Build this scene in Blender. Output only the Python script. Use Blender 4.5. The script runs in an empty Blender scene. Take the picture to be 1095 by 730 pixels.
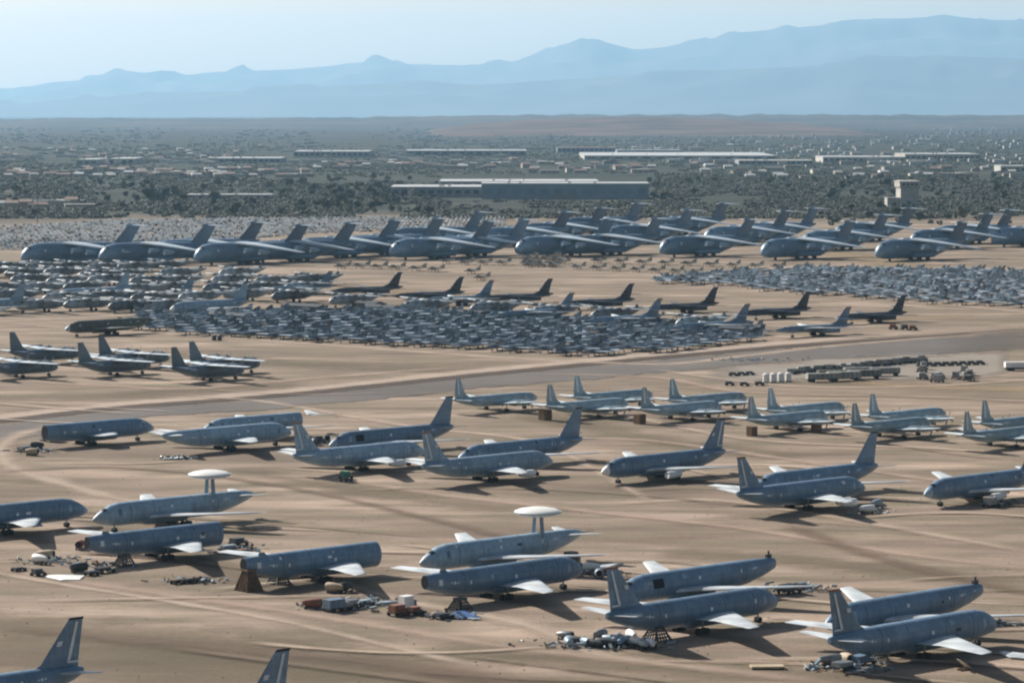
import bpy, math, random
from mathutils import Vector, Matrix, noise
random.seed(7)
R = math.radians
sc = bpy.context.scene
COL = sc.collection

# ------------------------------------------------------------------ camera
F, CX, CY, YH, CH = 3350.0, 547.5, 365.0, 118.0, 87.0
PITCH = math.atan((CY - YH) / F)
cam_d = bpy.data.cameras.new('camera'); cam = bpy.data.objects.new('camera', cam_d)
COL.objects.link(cam); sc.camera = cam
cam.location = (0, 0, CH); cam.rotation_euler = (math.pi/2 - PITCH, 0, 0)
cam_d.sensor_width = 36; cam_d.lens = 36 * F / 1095.0
cam_d.clip_start = 1; cam_d.clip_end = 120000

def at(px, py, z=0.0):
    """world point at height z seen at photograph pixel (px, py)"""
    u, v = (px - CX) / F, (CY - py) / F
    d = Vector((u, math.cos(PITCH) + v*math.sin(PITCH), -math.sin(PITCH) + v*math.cos(PITCH)))
    t = (z - CH) / d.z
    return Vector((0, 0, CH)) + d * t
def to_px(p):
    v = Vector(p) - Vector((0, 0, CH))
    c, s = math.cos(PITCH), math.sin(PITCH)
    fw = v.y*c - v.z*s; up = v.y*s + v.z*c
    return CX + F*v.x/fw, CY - F*up/fw

# ------------------------------------------------------------------ materials
MATS = {}
def nd(nt, t, **kw):
    n = nt.nodes.new(t)
    for k, v in kw.items(): setattr(n, k, v)
    return n
def paint(name, col, rough=0.55, var=0.12, scale=0.6, metal=0.0, col2=None, stretch=(1,1,1), per_obj=0.0, spec=0.4, bump=0.0, panels=0.0):
    if name in MATS: return MATS[name]
    m = bpy.data.materials.new(name); m.use_nodes = True; MATS[name] = m
    nt = m.node_tree; b = nt.nodes['Principled BSDF']
    b.inputs['Roughness'].default_value = rough; b.inputs['Metallic'].default_value = metal
    b.inputs['Specular IOR Level'].default_value = spec
    tc = nd(nt, 'ShaderNodeTexCoord'); mp = nd(nt, 'ShaderNodeMapping'); mp.inputs['Scale'].default_value = stretch
    nt.links.new(tc.outputs['Object'], mp.inputs['Vector'])
    nz = nd(nt, 'ShaderNodeTexNoise'); nz.inputs['Scale'].default_value = scale; nz.inputs['Detail'].default_value = 5
    nt.links.new(mp.outputs['Vector'], nz.inputs['Vector'])
    rp = nd(nt, 'ShaderNodeValToRGB')
    c1 = [c*(1-var) for c in col]; c2 = col2 or [min(1, c*(1+var)) for c in col]
    rp.color_ramp.elements[0].position = 0.35; rp.color_ramp.elements[1].position = 0.65
    rp.color_ramp.elements[0].color = (*c1, 1); rp.color_ramp.elements[1].color = (*c2, 1)
    nt.links.new(nz.outputs['Fac'], rp.inputs['Fac'])
    out = rp.outputs['Color']
    if panels:
        sx = nd(nt, 'ShaderNodeSeparateXYZ'); nt.links.new(tc.outputs['Object'], sx.inputs[0])
        cb = nd(nt, 'ShaderNodeCombineXYZ'); nt.links.new(sx.outputs['X'], cb.inputs['X']); nt.links.new(sx.outputs['Z'], cb.inputs['Y'])
        bk = nd(nt, 'ShaderNodeTexBrick'); bk.inputs['Scale'].default_value = 1.0; bk.inputs['Brick Width'].default_value = 2.7; bk.inputs['Row Height'].default_value = 1.15
        bk.inputs['Mortar Size'].default_value = .03; bk.inputs['Color1'].default_value = (1-panels,)*3+(1,); bk.inputs['Color2'].default_value = (1+panels,)*3+(1,); bk.inputs['Mortar'].default_value = (.72,.72,.74,1)
        nt.links.new(cb.outputs['Vector'], bk.inputs['Vector'])
        m1 = nd(nt, 'ShaderNodeMix', data_type='RGBA', blend_type='MULTIPLY'); m1.inputs['Factor'].default_value = 1
        nt.links.new(out, m1.inputs[6]); nt.links.new(bk.outputs['Color'], m1.inputs[7])
        mp2 = nd(nt, 'ShaderNodeMapping'); mp2.inputs['Scale'].default_value = (1.6,1.6,.25); nt.links.new(tc.outputs['Object'], mp2.inputs['Vector'])
        n2 = nd(nt, 'ShaderNodeTexNoise'); n2.inputs['Scale'].default_value = 1.1; n2.inputs['Detail'].default_value = 7; n2.inputs['Roughness'].default_value = .65
        nt.links.new(mp2.outputs['Vector'], n2.inputs['Vector'])
        r2 = nd(nt, 'ShaderNodeValToRGB'); r2.color_ramp.elements[0].position = .34; r2.color_ramp.elements[1].position = .68
        r2.color_ramp.elements[0].color = (.80,.80,.81,1); r2.color_ramp.elements[1].color = (1.2,1.18,1.15,1)
        nt.links.new(n2.outputs['Fac'], r2.inputs['Fac'])
        m3 = nd(nt, 'ShaderNodeMix', data_type='RGBA', blend_type='MULTIPLY'); m3.inputs['Factor'].default_value = 1
        nt.links.new(m1.outputs[2], m3.inputs[6]); nt.links.new(r2.outputs['Color'], m3.inputs[7]); out = m3.outputs[2]
    if per_obj:
        oi = nd(nt, 'ShaderNodeObjectInfo'); mr = nd(nt, 'ShaderNodeMapRange')
        mr.inputs['To Min'].default_value = 1-per_obj; mr.inputs['To Max'].default_value = 1+per_obj
        nt.links.new(oi.outputs['Random'], mr.inputs['Value'])
        mx = nd(nt, 'ShaderNodeVectorMath', operation='SCALE')
        nt.links.new(out, mx.inputs[0]); nt.links.new(mr.outputs['Result'], mx.inputs['Scale'])
        out = mx.outputs['Vector']
    nt.links.new(out, b.inputs['Base Color'])
    if bump:
        bp = nd(nt, 'ShaderNodeBump'); bp.inputs['Strength'].default_value = bump
        nt.links.new(nz.outputs['Fac'], bp.inputs['Height']); nt.links.new(bp.outputs['Normal'], b.inputs['Normal'])
    return m

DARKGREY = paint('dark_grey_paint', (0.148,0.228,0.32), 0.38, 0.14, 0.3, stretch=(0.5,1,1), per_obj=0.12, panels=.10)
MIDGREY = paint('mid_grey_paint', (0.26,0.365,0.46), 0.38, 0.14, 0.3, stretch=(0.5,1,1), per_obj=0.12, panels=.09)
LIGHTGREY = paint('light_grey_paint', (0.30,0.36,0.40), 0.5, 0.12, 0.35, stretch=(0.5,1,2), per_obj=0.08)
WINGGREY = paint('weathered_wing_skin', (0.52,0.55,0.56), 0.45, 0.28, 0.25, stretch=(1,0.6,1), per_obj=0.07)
WHITE = paint('white_coating', (0.78,0.78,0.76), 0.5, 0.07, 0.5)
RADOME = paint('radome_paint', (0.80,0.79,0.74), 0.45, 0.05, 0.3)
GLASS = paint('dark_glass', (0.02,0.025,0.03), 0.15, 0.1, 1)
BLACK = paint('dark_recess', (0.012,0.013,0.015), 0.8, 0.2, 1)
RUBBER = paint('rubber', (0.025,0.025,0.025), 0.8, 0.2, 1)
STEEL = paint('dull_metal', (0.22,0.23,0.24), 0.4, 0.2, 1, metal=0.5)
DARKSTEEL = paint('dark_metal', (0.06,0.065,0.07), 0.5, 0.3, 1, metal=0.3)
STRIPE = paint('pale_marking', (0.62,0.66,0.68), 0.5, 0.08, 1)
WOOD = paint('brown_timber', (0.16,0.10,0.055), 0.8, 0.3, 1.5)
RUST = paint('rusty_red_paint', (0.21,0.085,0.05), 0.7, 0.3, 1.2)
TANP = paint('tan_paint', (0.42,0.33,0.22), 0.7, 0.15, 0.7)
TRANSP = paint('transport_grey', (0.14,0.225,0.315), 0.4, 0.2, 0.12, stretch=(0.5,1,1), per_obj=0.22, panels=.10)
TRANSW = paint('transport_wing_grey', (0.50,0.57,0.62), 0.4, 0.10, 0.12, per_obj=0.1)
TFIN = paint('transport_fin_grey', (0.10,0.14,0.19), 0.5, 0.15, 0.15, per_obj=0.2)
PATROL = paint('patrol_grey', (0.30,0.395,0.45), 0.45, 0.18, 0.3, per_obj=0.16, panels=.12)
PATROLW = paint('patrol_wing_grey', (0.55,0.61,0.63), 0.42, 0.12, 0.3, per_obj=0.1)
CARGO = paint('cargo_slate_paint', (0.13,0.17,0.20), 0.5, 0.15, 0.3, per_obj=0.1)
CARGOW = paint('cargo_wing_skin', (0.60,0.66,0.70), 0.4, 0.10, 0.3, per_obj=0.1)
BOMBER = paint('bomber_dark_paint', (0.035,0.042,0.055), 0.5, 0.2, 0.3, per_obj=0.2)
BOMBERT = paint('bomber_fin_tan', (0.26,0.20,0.14), 0.6, 0.15, 0.5)
FTR = paint('fighter_grey', (0.19,0.225,0.255), 0.38, 0.55, 0.45, per_obj=0.8)
FTR2 = paint('attack_grey', (0.31,0.35,0.38), 0.38, 0.5, 0.45, per_obj=0.65)
FTRT = paint('trainer_tan', (0.38,0.33,0.26), 0.6, 0.2, 0.7, per_obj=0.3)
BLUEP = paint('blue_paint', (0.05,0.12,0.30), 0.5, 0.15, 1)
GREENP = paint('green_paint', (0.03,0.20,0.13), 0.6, 0.15, 1)
CONC = paint('pale_concrete', (0.42,0.40,0.36), 0.8, 0.12, 0.4)
OLIVE = paint('olive_canvas', (0.10,0.105,0.08), 0.8, 0.25, 0.8)
EQUIP = paint('equipment_grey', (0.27,0.27,0.25), 0.7, 0.25, 0.5, per_obj=0.3)

STORED = paint('stored_transport_grey', (0.22,0.255,0.275), 0.45, 0.35, 0.3, per_obj=0.55)
STOREDW = paint('stored_wing_grey', (0.42,0.45,0.46), 0.42, 0.25, 0.3, per_obj=0.4)
# ------------------------------------------------------------------ geometry helpers
class MB:
    def __init__(s): s.v = []; s.f = []; s.m = []
    def add(s, vs, fs, mi=0):
        o = len(s.v); s.v += [tuple(p) for p in vs]; s.f += [tuple(i+o for i in f) for f in fs]; s.m += [mi]*len(fs)
        return s
    def box(s, x0, x1, y0, y1, z0, z1, mi=0):
        vs = [(x,y,z) for z in (z0,z1) for y in (y0,y1) for x in (x0,x1)]
        return s.add(vs, [(0,2,3,1),(4,5,7,6),(0,1,5,4),(2,6,7,3),(0,4,6,2),(1,3,7,5)], mi)
    def loft(s, rings, cap=True, mi=0):
        n = len(rings[0]); vs = [p for r in rings for p in r]; fs = []
        for i in range(len(rings)-1):
            for j in range(n):
                k = (j+1) % n
                fs.append((i*n+j, i*n+k, (i+1)*n+k, (i+1)*n+j))
        if cap:
            fs.append(tuple(reversed(range(n)))); fs.append(tuple((len(rings)-1)*n+j for j in range(n)))
        return s.add(vs, fs, mi)
    def tube(s, p0, p1, r0, r1=None, n=10, mi=0):
        p0, p1 = Vector(p0), Vector(p1); r1 = r0 if r1 is None else r1
        d = (p1-p0).normalized(); a = d.orthogonal().normalized(); b = d.cross(a)
        rings = [[p + (a*math.cos(t)+b*math.sin(t))*r for t in [2*math.pi*k/n for k in range(n)]] for p, r in ((p0,r0),(p1,r1))]
        return s.loft(rings, True, mi)
    def round_x(s, prof, c=(0,0,0), n=14, sy=1, sz=1, mi=0):
        """body of revolution about X: prof = [(x, r)]"""
        rings = [[(c[0]+x, c[1]+r*sy*math.cos(2*math.pi*k/n), c[2]+r*sz*math.sin(2*math.pi*k/n)) for k in range(n)] for x, r in prof]
        return s.loft(rings, True, mi)
    def round_z(s, prof, c=(0,0,0), n=24, mi=0):
        rings = [[(c[0]+r*math.cos(2*math.pi*k/n), c[1]+r*math.sin(2*math.pi*k/n), c[2]+z) for k in range(n)] for z, r in prof]
        return s.loft(rings, True, mi)
    def build(s, name, mats, parent=None, smooth=True, loc=None):
        me = bpy.data.meshes.new(name); me.from_pydata(s.v, [], s.f)
        if not isinstance(mats, (list, tuple)): mats = [mats]
        for m in mats: me.materials.append(m)
        if len(mats) > 1: me.polygons.foreach_set('material_index', s.m)
        me.update()
        if smooth:
            me.polygons.foreach_set('use_smooth', [True]*len(me.polygons))
            try: me.set_sharp_from_angle(angle=R(38))
            except Exception: pass
        o = bpy.data.objects.new(name, me); COL.objects.link(o)
        if parent: o.parent = parent
        if loc is not None: o.location = loc
        return o
def tag(o, label=None, cat=None, group=None, kind=None):
    if label: o['label'] = label
    if cat: o['category'] = cat
    if group: o['group'] = group
    if kind: o['kind'] = kind
    return o
def empty(name, loc=(0,0,0), rz=0.0, label=None, cat=None, group=None):
    o = bpy.data.objects.new(name, None); COL.objects.link(o)
    o.empty_display_size = 2
    o.location = loc; o.rotation_euler = (0, 0, rz); return tag(o, label, cat, group)
KIDS = {}
def copy_tree(o, parent=None):
    c = o.copy(); COL.objects.link(c); c.parent = parent
    for ch in list(o.children): copy_tree(ch, c)
    return c

def foil(name, parent, mat, r_le, r_ch, t_le, t_ch, thick=0.12, mids=(), vertical=False, roll_tip=True):
    """lofted aerofoil surface; chord runs toward -X. mids: extra stations [(le, chord)] between root and tip"""
    prof = [(0,0),(0.03,.42),(0.12,.85),(0.32,1),(0.6,.72),(0.85,.3),(1,.02)]
    st = [(Vector(r_le), r_ch)] + [(Vector(a), b) for a, b in mids] + [(Vector(t_le), t_ch)]
    if roll_tip:
        d = (st[-1][0]-st[-2][0]).normalized()
        st.append((st[-1][0] + d*t_ch*0.12 + Vector((-t_ch*0.22,0,0)), t_ch*0.62))
    rings = []
    n = len(st)
    for i, (le, ch) in enumerate(st):
        h = ch*thick*0.5*(1.0 if i < n-1 or not roll_tip else 0.35)
        up = Vector((0,1,0)) if vertical else Vector((0,0,1))
        ring = [le + Vector((-ch*x,0,0)) + up*h*y for x, y in prof]
        ring += [le + Vector((-ch*x,0,0)) - up*h*y*0.7 for x, y in reversed(prof[1:-1])]
        rings.append(ring)
    mb = MB().loft(rings)
    return mb.build(name, mat, parent)

def body_rings(st, n=24):
    rings = []
    for x, zc, hw, hh in st:
        rings.append([(x, hw*math.cos(2*math.pi*k/n), zc + hh*math.sin(2*math.pi*k/n)) for k in range(n)])
    return rings
def st_at(st, x):
    s = sorted(st)
    if x <= s[0][0]: return s[0]
    for a, b in zip(s, s[1:]):
        if a[0] <= x <= b[0]:
            t = (x-a[0])/max(1e-6, b[0]-a[0]); return tuple(a[i]+(b[i]-a[i])*t for i in range(4))
    return s[-1]
def patch(st, x0, x1, a0, a1, off=0.03, nx=3, na=4, mb=None, shape=None):
    """grid that hugs the fuselage skin between two stations and two angles (degrees; 0 = left side, 90 = top)"""
    mb = mb or MB(); vs = []; fs = []
    for i in range(nx+1):
        for j in range(na+1):
            u, w = i/nx, j/na
            if shape: u, w = shape(u, w)
            x = x0+(x1-x0)*u; a = R(a0+(a1-a0)*w); _, zc, hw, hh = st_at(st, x)
            vs.append((x, (hw+off)*math.cos(a), zc+(hh+off)*math.sin(a)))
    for i in range(nx):
        for j in range(na):
            q = i*(na+1)+j; fs.append((q, q+1, q+na+2, q+na+1))
    return mb.add(vs, fs)

def nacelle(mb, c, L, r, n=14):
    prof = [(L*.5-.05, r*.80),(L*.5, r*.90),(L*.44, r),(L*.1, r*1.02),(-L*.25, r*.85),(-L*.5, r*.55)]
    mb.round_x(prof, c, n)

def gear(parent, x, y, zt, wr=0.55, n=2, name='main_gear', dx=1.3):
    g = MB().tube((x,y,zt),(x,y,wr),0.16,0.13).box(x-dx*.6,x+dx*.6,y-.1,y+.1,wr-.1,wr+.12).build(name, STEEL, parent)
    for i in range(n):
        xx = x + (i-(n-1)/2)*dx
        for s in (-1,1):
            MB().tube((xx,y+s*.22,wr),(xx,y+s*.55,wr),wr,wr,14).build('wheel', RUBBER, g)
    return g

def star_mark(st, x, a, size, parent, side=1):
    """pale star and side bars low on the skin"""
    mb = MB()
    def P(u, w):
        xx = x+u; _, zc, hw, hh = st_at(st, xx); aa = R(a) + w/max(hh, .5)*side
        return (xx, (hw+.045)*math.cos(aa), zc+(hh+.045)*math.sin(aa))
    pts = []
    for k in range(10):
        r = size*(1 if k%2==0 else .45); t = math.pi/2 + k*math.pi/5
        pts.append(P(r*math.cos(t), r*math.sin(t)))
    mb.add([P(0,0)]+pts, [(0,1+k,1+(k+1)%10) for k in range(10)])
    for s in (-1,1):
        u0, u1, w = s*size*1.05, s*size*2.0, size*.28
        mb.add([P(u0,-w),P(u1,-w),P(u1,w),P(u0,w)], [(0,1,2,3)])
    return mb.build('star_insignia', STRIPE, parent)

# ------------------------------------------------------------------ four-engined tanker / radar jets
TST = [(20.6,3.0,.08,.08),(20.2,3.02,.5,.5),(19.2,3.2,1.05,1.08),(18,3.4,1.42,1.58),(16.4,3.65,1.76,2.1),(14.2,3.75,1.96,2.4),
       (10,3.75,2.0,2.45),(0,3.75,2.0,2.45),(-8,3.78,1.98,2.42),(-12,3.98,1.78,2.18),(-16,4.4,1.35,1.66),(-19,4.8,.85,1.1),(-20.8,5.0,.35,.5)]
TST.sort()
def clip(st, x0, x1):
    out = [p for p in st if x0 < p[0] < x1]
    return [st_at(st, x0)] + out + [st_at(st, x1)]
def tanker(name, loc, rz, label, cat='jet', mat=None, fin='full', nose_cut=None, tail_cut=None, engines=(), pods=(), dome=False,
           wl=1.0, stabs=True, wmat=None, group=None, side_door=False, tipcol=None, stripe=True, wr=1.0, vband=False):
    mat = mat or DARKGREY; wmat = wmat or WINGGREY
    root = empty(name, loc, rz, label, cat, group)
    st = clip(TST, tail_cut if tail_cut is not None else TST[0][0], nose_cut if nose_cut is not None else TST[-1][0])
    fus = MB().loft(body_rings(st)).build('fuselage', mat, root)
    # spine line / panel joints
    for xx in (12.2, 6.1, -4.0, -10.2):
        if st[0][0]+.3 < xx < st[-1][0]-.3: patch(TST, xx-.05, xx+.05, -60, 240, .012, 1, 20).build('panel_joint', DARKSTEEL, fus)
    if nose_cut is not None:
        x, zc, hw, hh = st_at(TST, nose_cut)
        MB().loft([[(x+d, hw*f*math.cos(2*math.pi*k/24), zc+hh*f*math.sin(2*math.pi*k/24)) for k in range(24)] for d, f in ((.02,.93),(.06,.93))]).build('bulkhead', BLACK if nose_cut < 16 else LIGHTGREY, root)
    if nose_cut is None or nose_cut > 18.5:
        c = MB()
        for s in (0, 1):
            for k in range(3):
                a0 = 52+k*13; a1 = a0+11
                aa, ab = (a0, a1) if s == 0 else (180-a1, 180-a0)
                patch(TST, 17.55, 18.35, aa, ab, .03, 2, 2, c)
        c.build('cockpit_window', GLASS, root)
    if tail_cut is not None:
        x, zc, hw, hh = st_at(TST, tail_cut)
        MB().loft([[(x-d, hw*f*math.cos(2*math.pi*k/24), zc+hh*f*math.sin(2*math.pi*k/24)) for k in range(24)] for d, f in ((.02,.93),(.06,.93))]).build('bulkhead', BLACK, root)
    for s in (1, -1):                                   # small doors and markings
        a = 12 if s == 1 else 168
        if st[-1][0] > 15: patch(TST, 14.6, 15.4, a-14, a+22, .02, 2, 4).build('crew_door', MIDGREY if mat is DARKGREY else DARKGREY, root)
        patch(TST, 1.5, 2.1, a, a+14, .02, 1, 2).build('hatch', STRIPE, root)
        patch(TST, -9.2, -8.8, a, a+16, .02, 1, 2).build('hatch', STRIPE, root)
        star_mark(TST, -12.6 if st[0][0] < -14 else -6, a+8, .42, root, s)
        if vband: patch(TST, -16.0, -15.2, a-10, a+26, .022, 2, 4).build('hatch', STRIPE, root)
    rv = random.Random(label)
    for _ in range(rv.randint(5, 9)):
        x_ = rv.uniform(st[0][0]+2.5, st[-1][0]-3); side = rv.choice((1,-1)); a_ = rv.uniform(-8, 45); w_ = rv.uniform(.35,1.3); h_ = rv.uniform(8,22)
        if side < 0: a_ = 180-a_-h_
        patch(TST, x_, x_+w_, a_, a_+h_, .024, 2, 3).build('seal_patch', rv.choice((STRIPE,DARKSTEEL,LIGHTGREY,MIDGREY,DARKGREY,STRIPE)), root)
    if nose_cut is None:
        MB().loft([[(x, (hw+.02)*math.cos(2*math.pi*k/24), zc+(hh+.02)*math.sin(2*math.pi*k/24)) for k in range(24)] for x, zc, hw, hh in clip(TST, 18.9, 20.6)]).build('nose_cone', LIGHTGREY if dome else rv.choice((LIGHTGREY,RADOME,mat,MIDGREY)), root)
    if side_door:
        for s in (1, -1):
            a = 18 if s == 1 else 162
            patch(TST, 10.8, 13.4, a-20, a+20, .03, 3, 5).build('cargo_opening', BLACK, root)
    for s in (1, -1):
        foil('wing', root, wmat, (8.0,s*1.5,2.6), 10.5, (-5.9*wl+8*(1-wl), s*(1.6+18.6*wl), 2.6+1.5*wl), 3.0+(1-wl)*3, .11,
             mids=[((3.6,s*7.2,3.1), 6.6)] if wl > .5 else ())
    wf = MB(); wf.loft([[(x, 2.0*w*math.cos(2*math.pi*k/12), 2.0+1.15*w*math.sin(2*math.pi*k/12)) for k in range(12)] for x, w in ((9.5,.3),(7.5,.95),(-2,1),(-4.5,.3))])
    wf.build('wing_fairing', mat, root)
    for (yy) in engines:
        x = 8.0-abs(yy)*.74+2.6; z = 2.6+abs(yy)*.08
        e = MB(); nacelle(e, (x, yy, z-1.25), 4.6, .85); eo = e.build('engine', WHITE, root)
        foil('pylon', eo, WHITE, (x+.8,yy,z-.9), 4.4, (x-1.0,yy,z+.05), 3.4, .08, vertical=True, roll_tip=False)
    for (yy) in pods:
        x = 8.0-abs(yy)*.74+1.0; z = 2.6+abs(yy)*.08
        foil('engine_pylon', root, mat, (x+1.0,yy,z-1.3), 2.6, (x-.6,yy,z+.05), 3.2, .12, vertical=True, roll_tip=False)
    tx = 0
    if fin == 'full':
        fo = foil('tail_fin', root, mat, (-11.2,0,5.5), 8.8, (-18.3,0,12.6), 2.6, .09, mids=[((-13.4,0,6.5),6.6)], vertical=True, roll_tip=False)
        tc = tipcol or BLACK
        MB().loft([[(-18.26-t*.3,y*w,12.6+t*.35) for y, w in ((-.15,1),(.15,1))] + [(-20.95-t*.1,y,12.6+t*.35) for y in (.05,-.05)] for t, w in ((0,1),(1,.8))]).build('fin_cap', tc, fo)
        if stripe:
            for s in (1,-1):
                m = MB()
                # rudder outline: near-vertical pale line parallel to the trailing edge, foot along the rudder base
                def Q(x, z): 
                    u = (z-6.3)/6.3; th = (.26*(1-u)+.12*u)
                    return (x, s*(th+.03), z)
                m.add([Q(-18.4,6.5),Q(-17.8,6.5),Q(-19.55,12.3),Q(-20.0,12.3)], [(0,1,2,3)])
                m.add([Q(-19.9,6.35),Q(-17.95,6.35),Q(-17.95,6.65),Q(-19.9,6.65)], [(0,1,2,3)])
                m.build('rudder_stripe', STRIPE, fo)
                MB().add([(-16.9,s*.30,9.0),(-16.0,s*.30,9.0),(-16.25,s*.30,9.7),(-17.15,s*.30,9.7)], [(0,1,2,3)]).build('fin_badge', STRIPE, fo)
    elif fin == 'stub':
        foil('fin_stub', root, mat, (-11.6,0,5.2), 3.6, (-13.5,0,6.6), 1.1, .12, vertical=True, roll_tip=False)
    elif fin == 'rear':
        MB().box(-18.6,-17.4,-.25,.25,5.2,6.6).box(-18.2,-17.9,-.12,.12,6.6,7.2).build('fin_stub', DARKSTEEL, root)
    if stabs:
        for s in (1, -1):
            foil('tailplane', root, wmat, (-15.6,s*.7,5.05), 4.4, (-18.9,s*6.3,5.6), 1.8, .09)
    if tail_cut is None and fin != 'full':
        MB().tube((-20.6,0,5.0),(-24.5,0,5.2),.14,.05,8).build('tail_boom', STEEL, root)
    if dome:
        d = MB(); nrm = [(-.92,.5),(-.80,2.2),(-.5,3.7),(-.15,4.45),(0,4.57),(.15,4.45),(.5,3.7),(.80,2.2),(.92,.5)]
        do = d.round_z([(z,r) for z, r in nrm], (-9.4,0,10.1), 40).build('radar_dome', RADOME, root)
        MB().round_z([(-.14,4.60),(.14,4.60)], (-9.4,0,10.1), 40).build('dome_rim', LIGHTGREY, do)
        for s in (1,-1):
            foil('dome_strut', root, DARKGREY if s==1 else mat, (-8.9,s*1.35,5.0), 1.15, (-9.0,s*.9,9.4), .95, .32, vertical=True, roll_tip=False)
    if nose_cut is None or nose_cut > 18:
        gear(root, 15.2, 0, 2.2, .5, 1, 'nose_gear')
    for s in (1,-1): gear(root, -1.2, s*2.7, 2.6, .62, 2)
    return root

HD = R(42.5)          # the nose line of every stored aircraft
def root_from(px, py, z, local, rz):
    """ground position so that the local point (x, y, z) is seen at (px, py)"""
    w = at(px, py, z); c, s = math.cos(rz), math.sin(rz)
    return Vector((w.x-(local[0]*c-local[1]*s), w.y-(local[0]*s+local[1]*c), 0))
RR, LL = HD, HD+math.pi
def T(face, px, py, ref, name, label, **kw):
    refs = {'fin': (-19.5,0,12.6), 'nose': (20.4,0,3.1), 'tail': (-20.6,0,5.0), 'dome': (-9.4,0,10.1), 'cutn': (None,0,3.8)}
    l = refs[ref]
    if ref == 'cutn': l = (kw['nose_cut'],0,3.7)
    rz = RR if face == 'R' else LL
    return tanker(name, root_from(px, py, l[2], l, rz), rz, label, **kw)

T('L', 80,662,'fin','tanker_jet','dark jet tail with pale rudder outline, cut by the bottom left edge')
T('L', 301,696,'fin','tanker_jet','dark grey fin top poking up at the bottom edge, just left of centre', stripe=True)
T('R', 93,545,'nose','stripped_jet','dark grey jet entering from the left edge, nose to the right, pale wing stub', fin='stub', pods=(-8,))
T('L', 224,507,'dome','radar_jet','grey radar jet with white dish over its back, on the left side of the photo', cat='radar jet', fin='none', dome=True, mat=MIDGREY)
T('R', 233,570,'cutn','stripped_jet','noseless finless dark jet fuselage in front of the left radar jet', fin='stub', stabs=False, tail_cut=-18.2, nose_cut=13.0, vband=True, pods=(-8,))
T('R', 401,592,'cutn','stripped_jet','noseless dark jet fuselage whose tail rests on a brown timber trestle', fin='stub', stabs=False, tail_cut=-18.2, nose_cut=13.0, vband=True)
T('L', 575,547,'dome','radar_jet','grey radar jet with white dish over its back, in the centre of the photo', cat='radar jet', fin='none', dome=True, mat=MIDGREY)
T('R', 618,606,'cutn','stripped_jet','finless dark jet lying just in front of the central radar jet', fin='stub', stabs=False, tail_cut=-18.2, nose_cut=18.9, vband=True)
T('L', 832,600,'tail','stripped_jet','finless dark jet with an open black cargo doorway near its nose', fin='rear', side_door=True, stabs=False, tail_cut=-19.3)
T('R', 655,608,'fin','tanker_jet','dark jet with striped fin beside the heap of removed engines', tipcol=RUST, nose_cut=18.9)
T('L', 1053,628,'tail','stripped_jet','finless dark jet behind the rightmost front tanker, tail to the right', fin='rear', stabs=False, tail_cut=-19.3)
T('R', 893,632,'fin','tanker_jet','dark jet with striped fin at the bottom right, nose almost at the right edge', tipcol=RUST, nose_cut=18.9)
T('R', 793,490,'fin','tanker_jet','dark jet with red and white striped fin and white wing engines, right of centre', engines=(-7.5,-11.5), tipcol=RUST)
T('L', 934,463,'fin','tanker_jet','dark jet with tall plain fin on the right, behind the striped fin one', stripe=False)
T('L', 989,528,'nose','tanker_jet','dark jet pointing left, cut by the right edge, engine under its near wing', engines=(8,), stripe=False)
T('L', 771,449,'fin','tanker_jet','dark jet with pale striped fin and engine, right of the photo centre', engines=(8,))
T('R', 456,463,'fin','tanker_jet','mid grey jet with pink striped fin, white engine under near wing, at centre', mat=MIDGREY, engines=(-8,), tipcol=RUST)
T('L', 618,437,'fin','tanker_jet','dark jet with plain fin just behind the mid grey jet at centre', stripe=False)
T('R', 318,453,'fin','tanker_jet','mid grey jet with red topped fin and white pod, left of centre', mat=MIDGREY, engines=(-8,), tipcol=RUST)
T('L', 480,425,'fin','tanker_jet','dark jet with open door and plain swept fin, third jet row left of centre', stripe=False, side_door=True)
T('R', 311,462,'nose','stripped_jet','finless mid grey jet fuselage between the noseless hulk and the red fin jet', mat=MIDGREY, fin='none')
T('L', 216,461,'nose','stripped_jet','finless grey fuselage half hidden behind another finless grey fuselage', mat=MIDGREY, fin='none', tail_cut=-12)
T('R', 164,457,'nose','stripped_jet','short dark fuselage with its tail cut off, alone at far left of the taxiway edge', fin='none', tail_cut=-14, stabs=False, wl=.45)
T('L', 1092,688,'nose','tanker_jet','pale nose tip of a jet cut by the bottom right edge', stripe=False) if False else None

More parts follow.
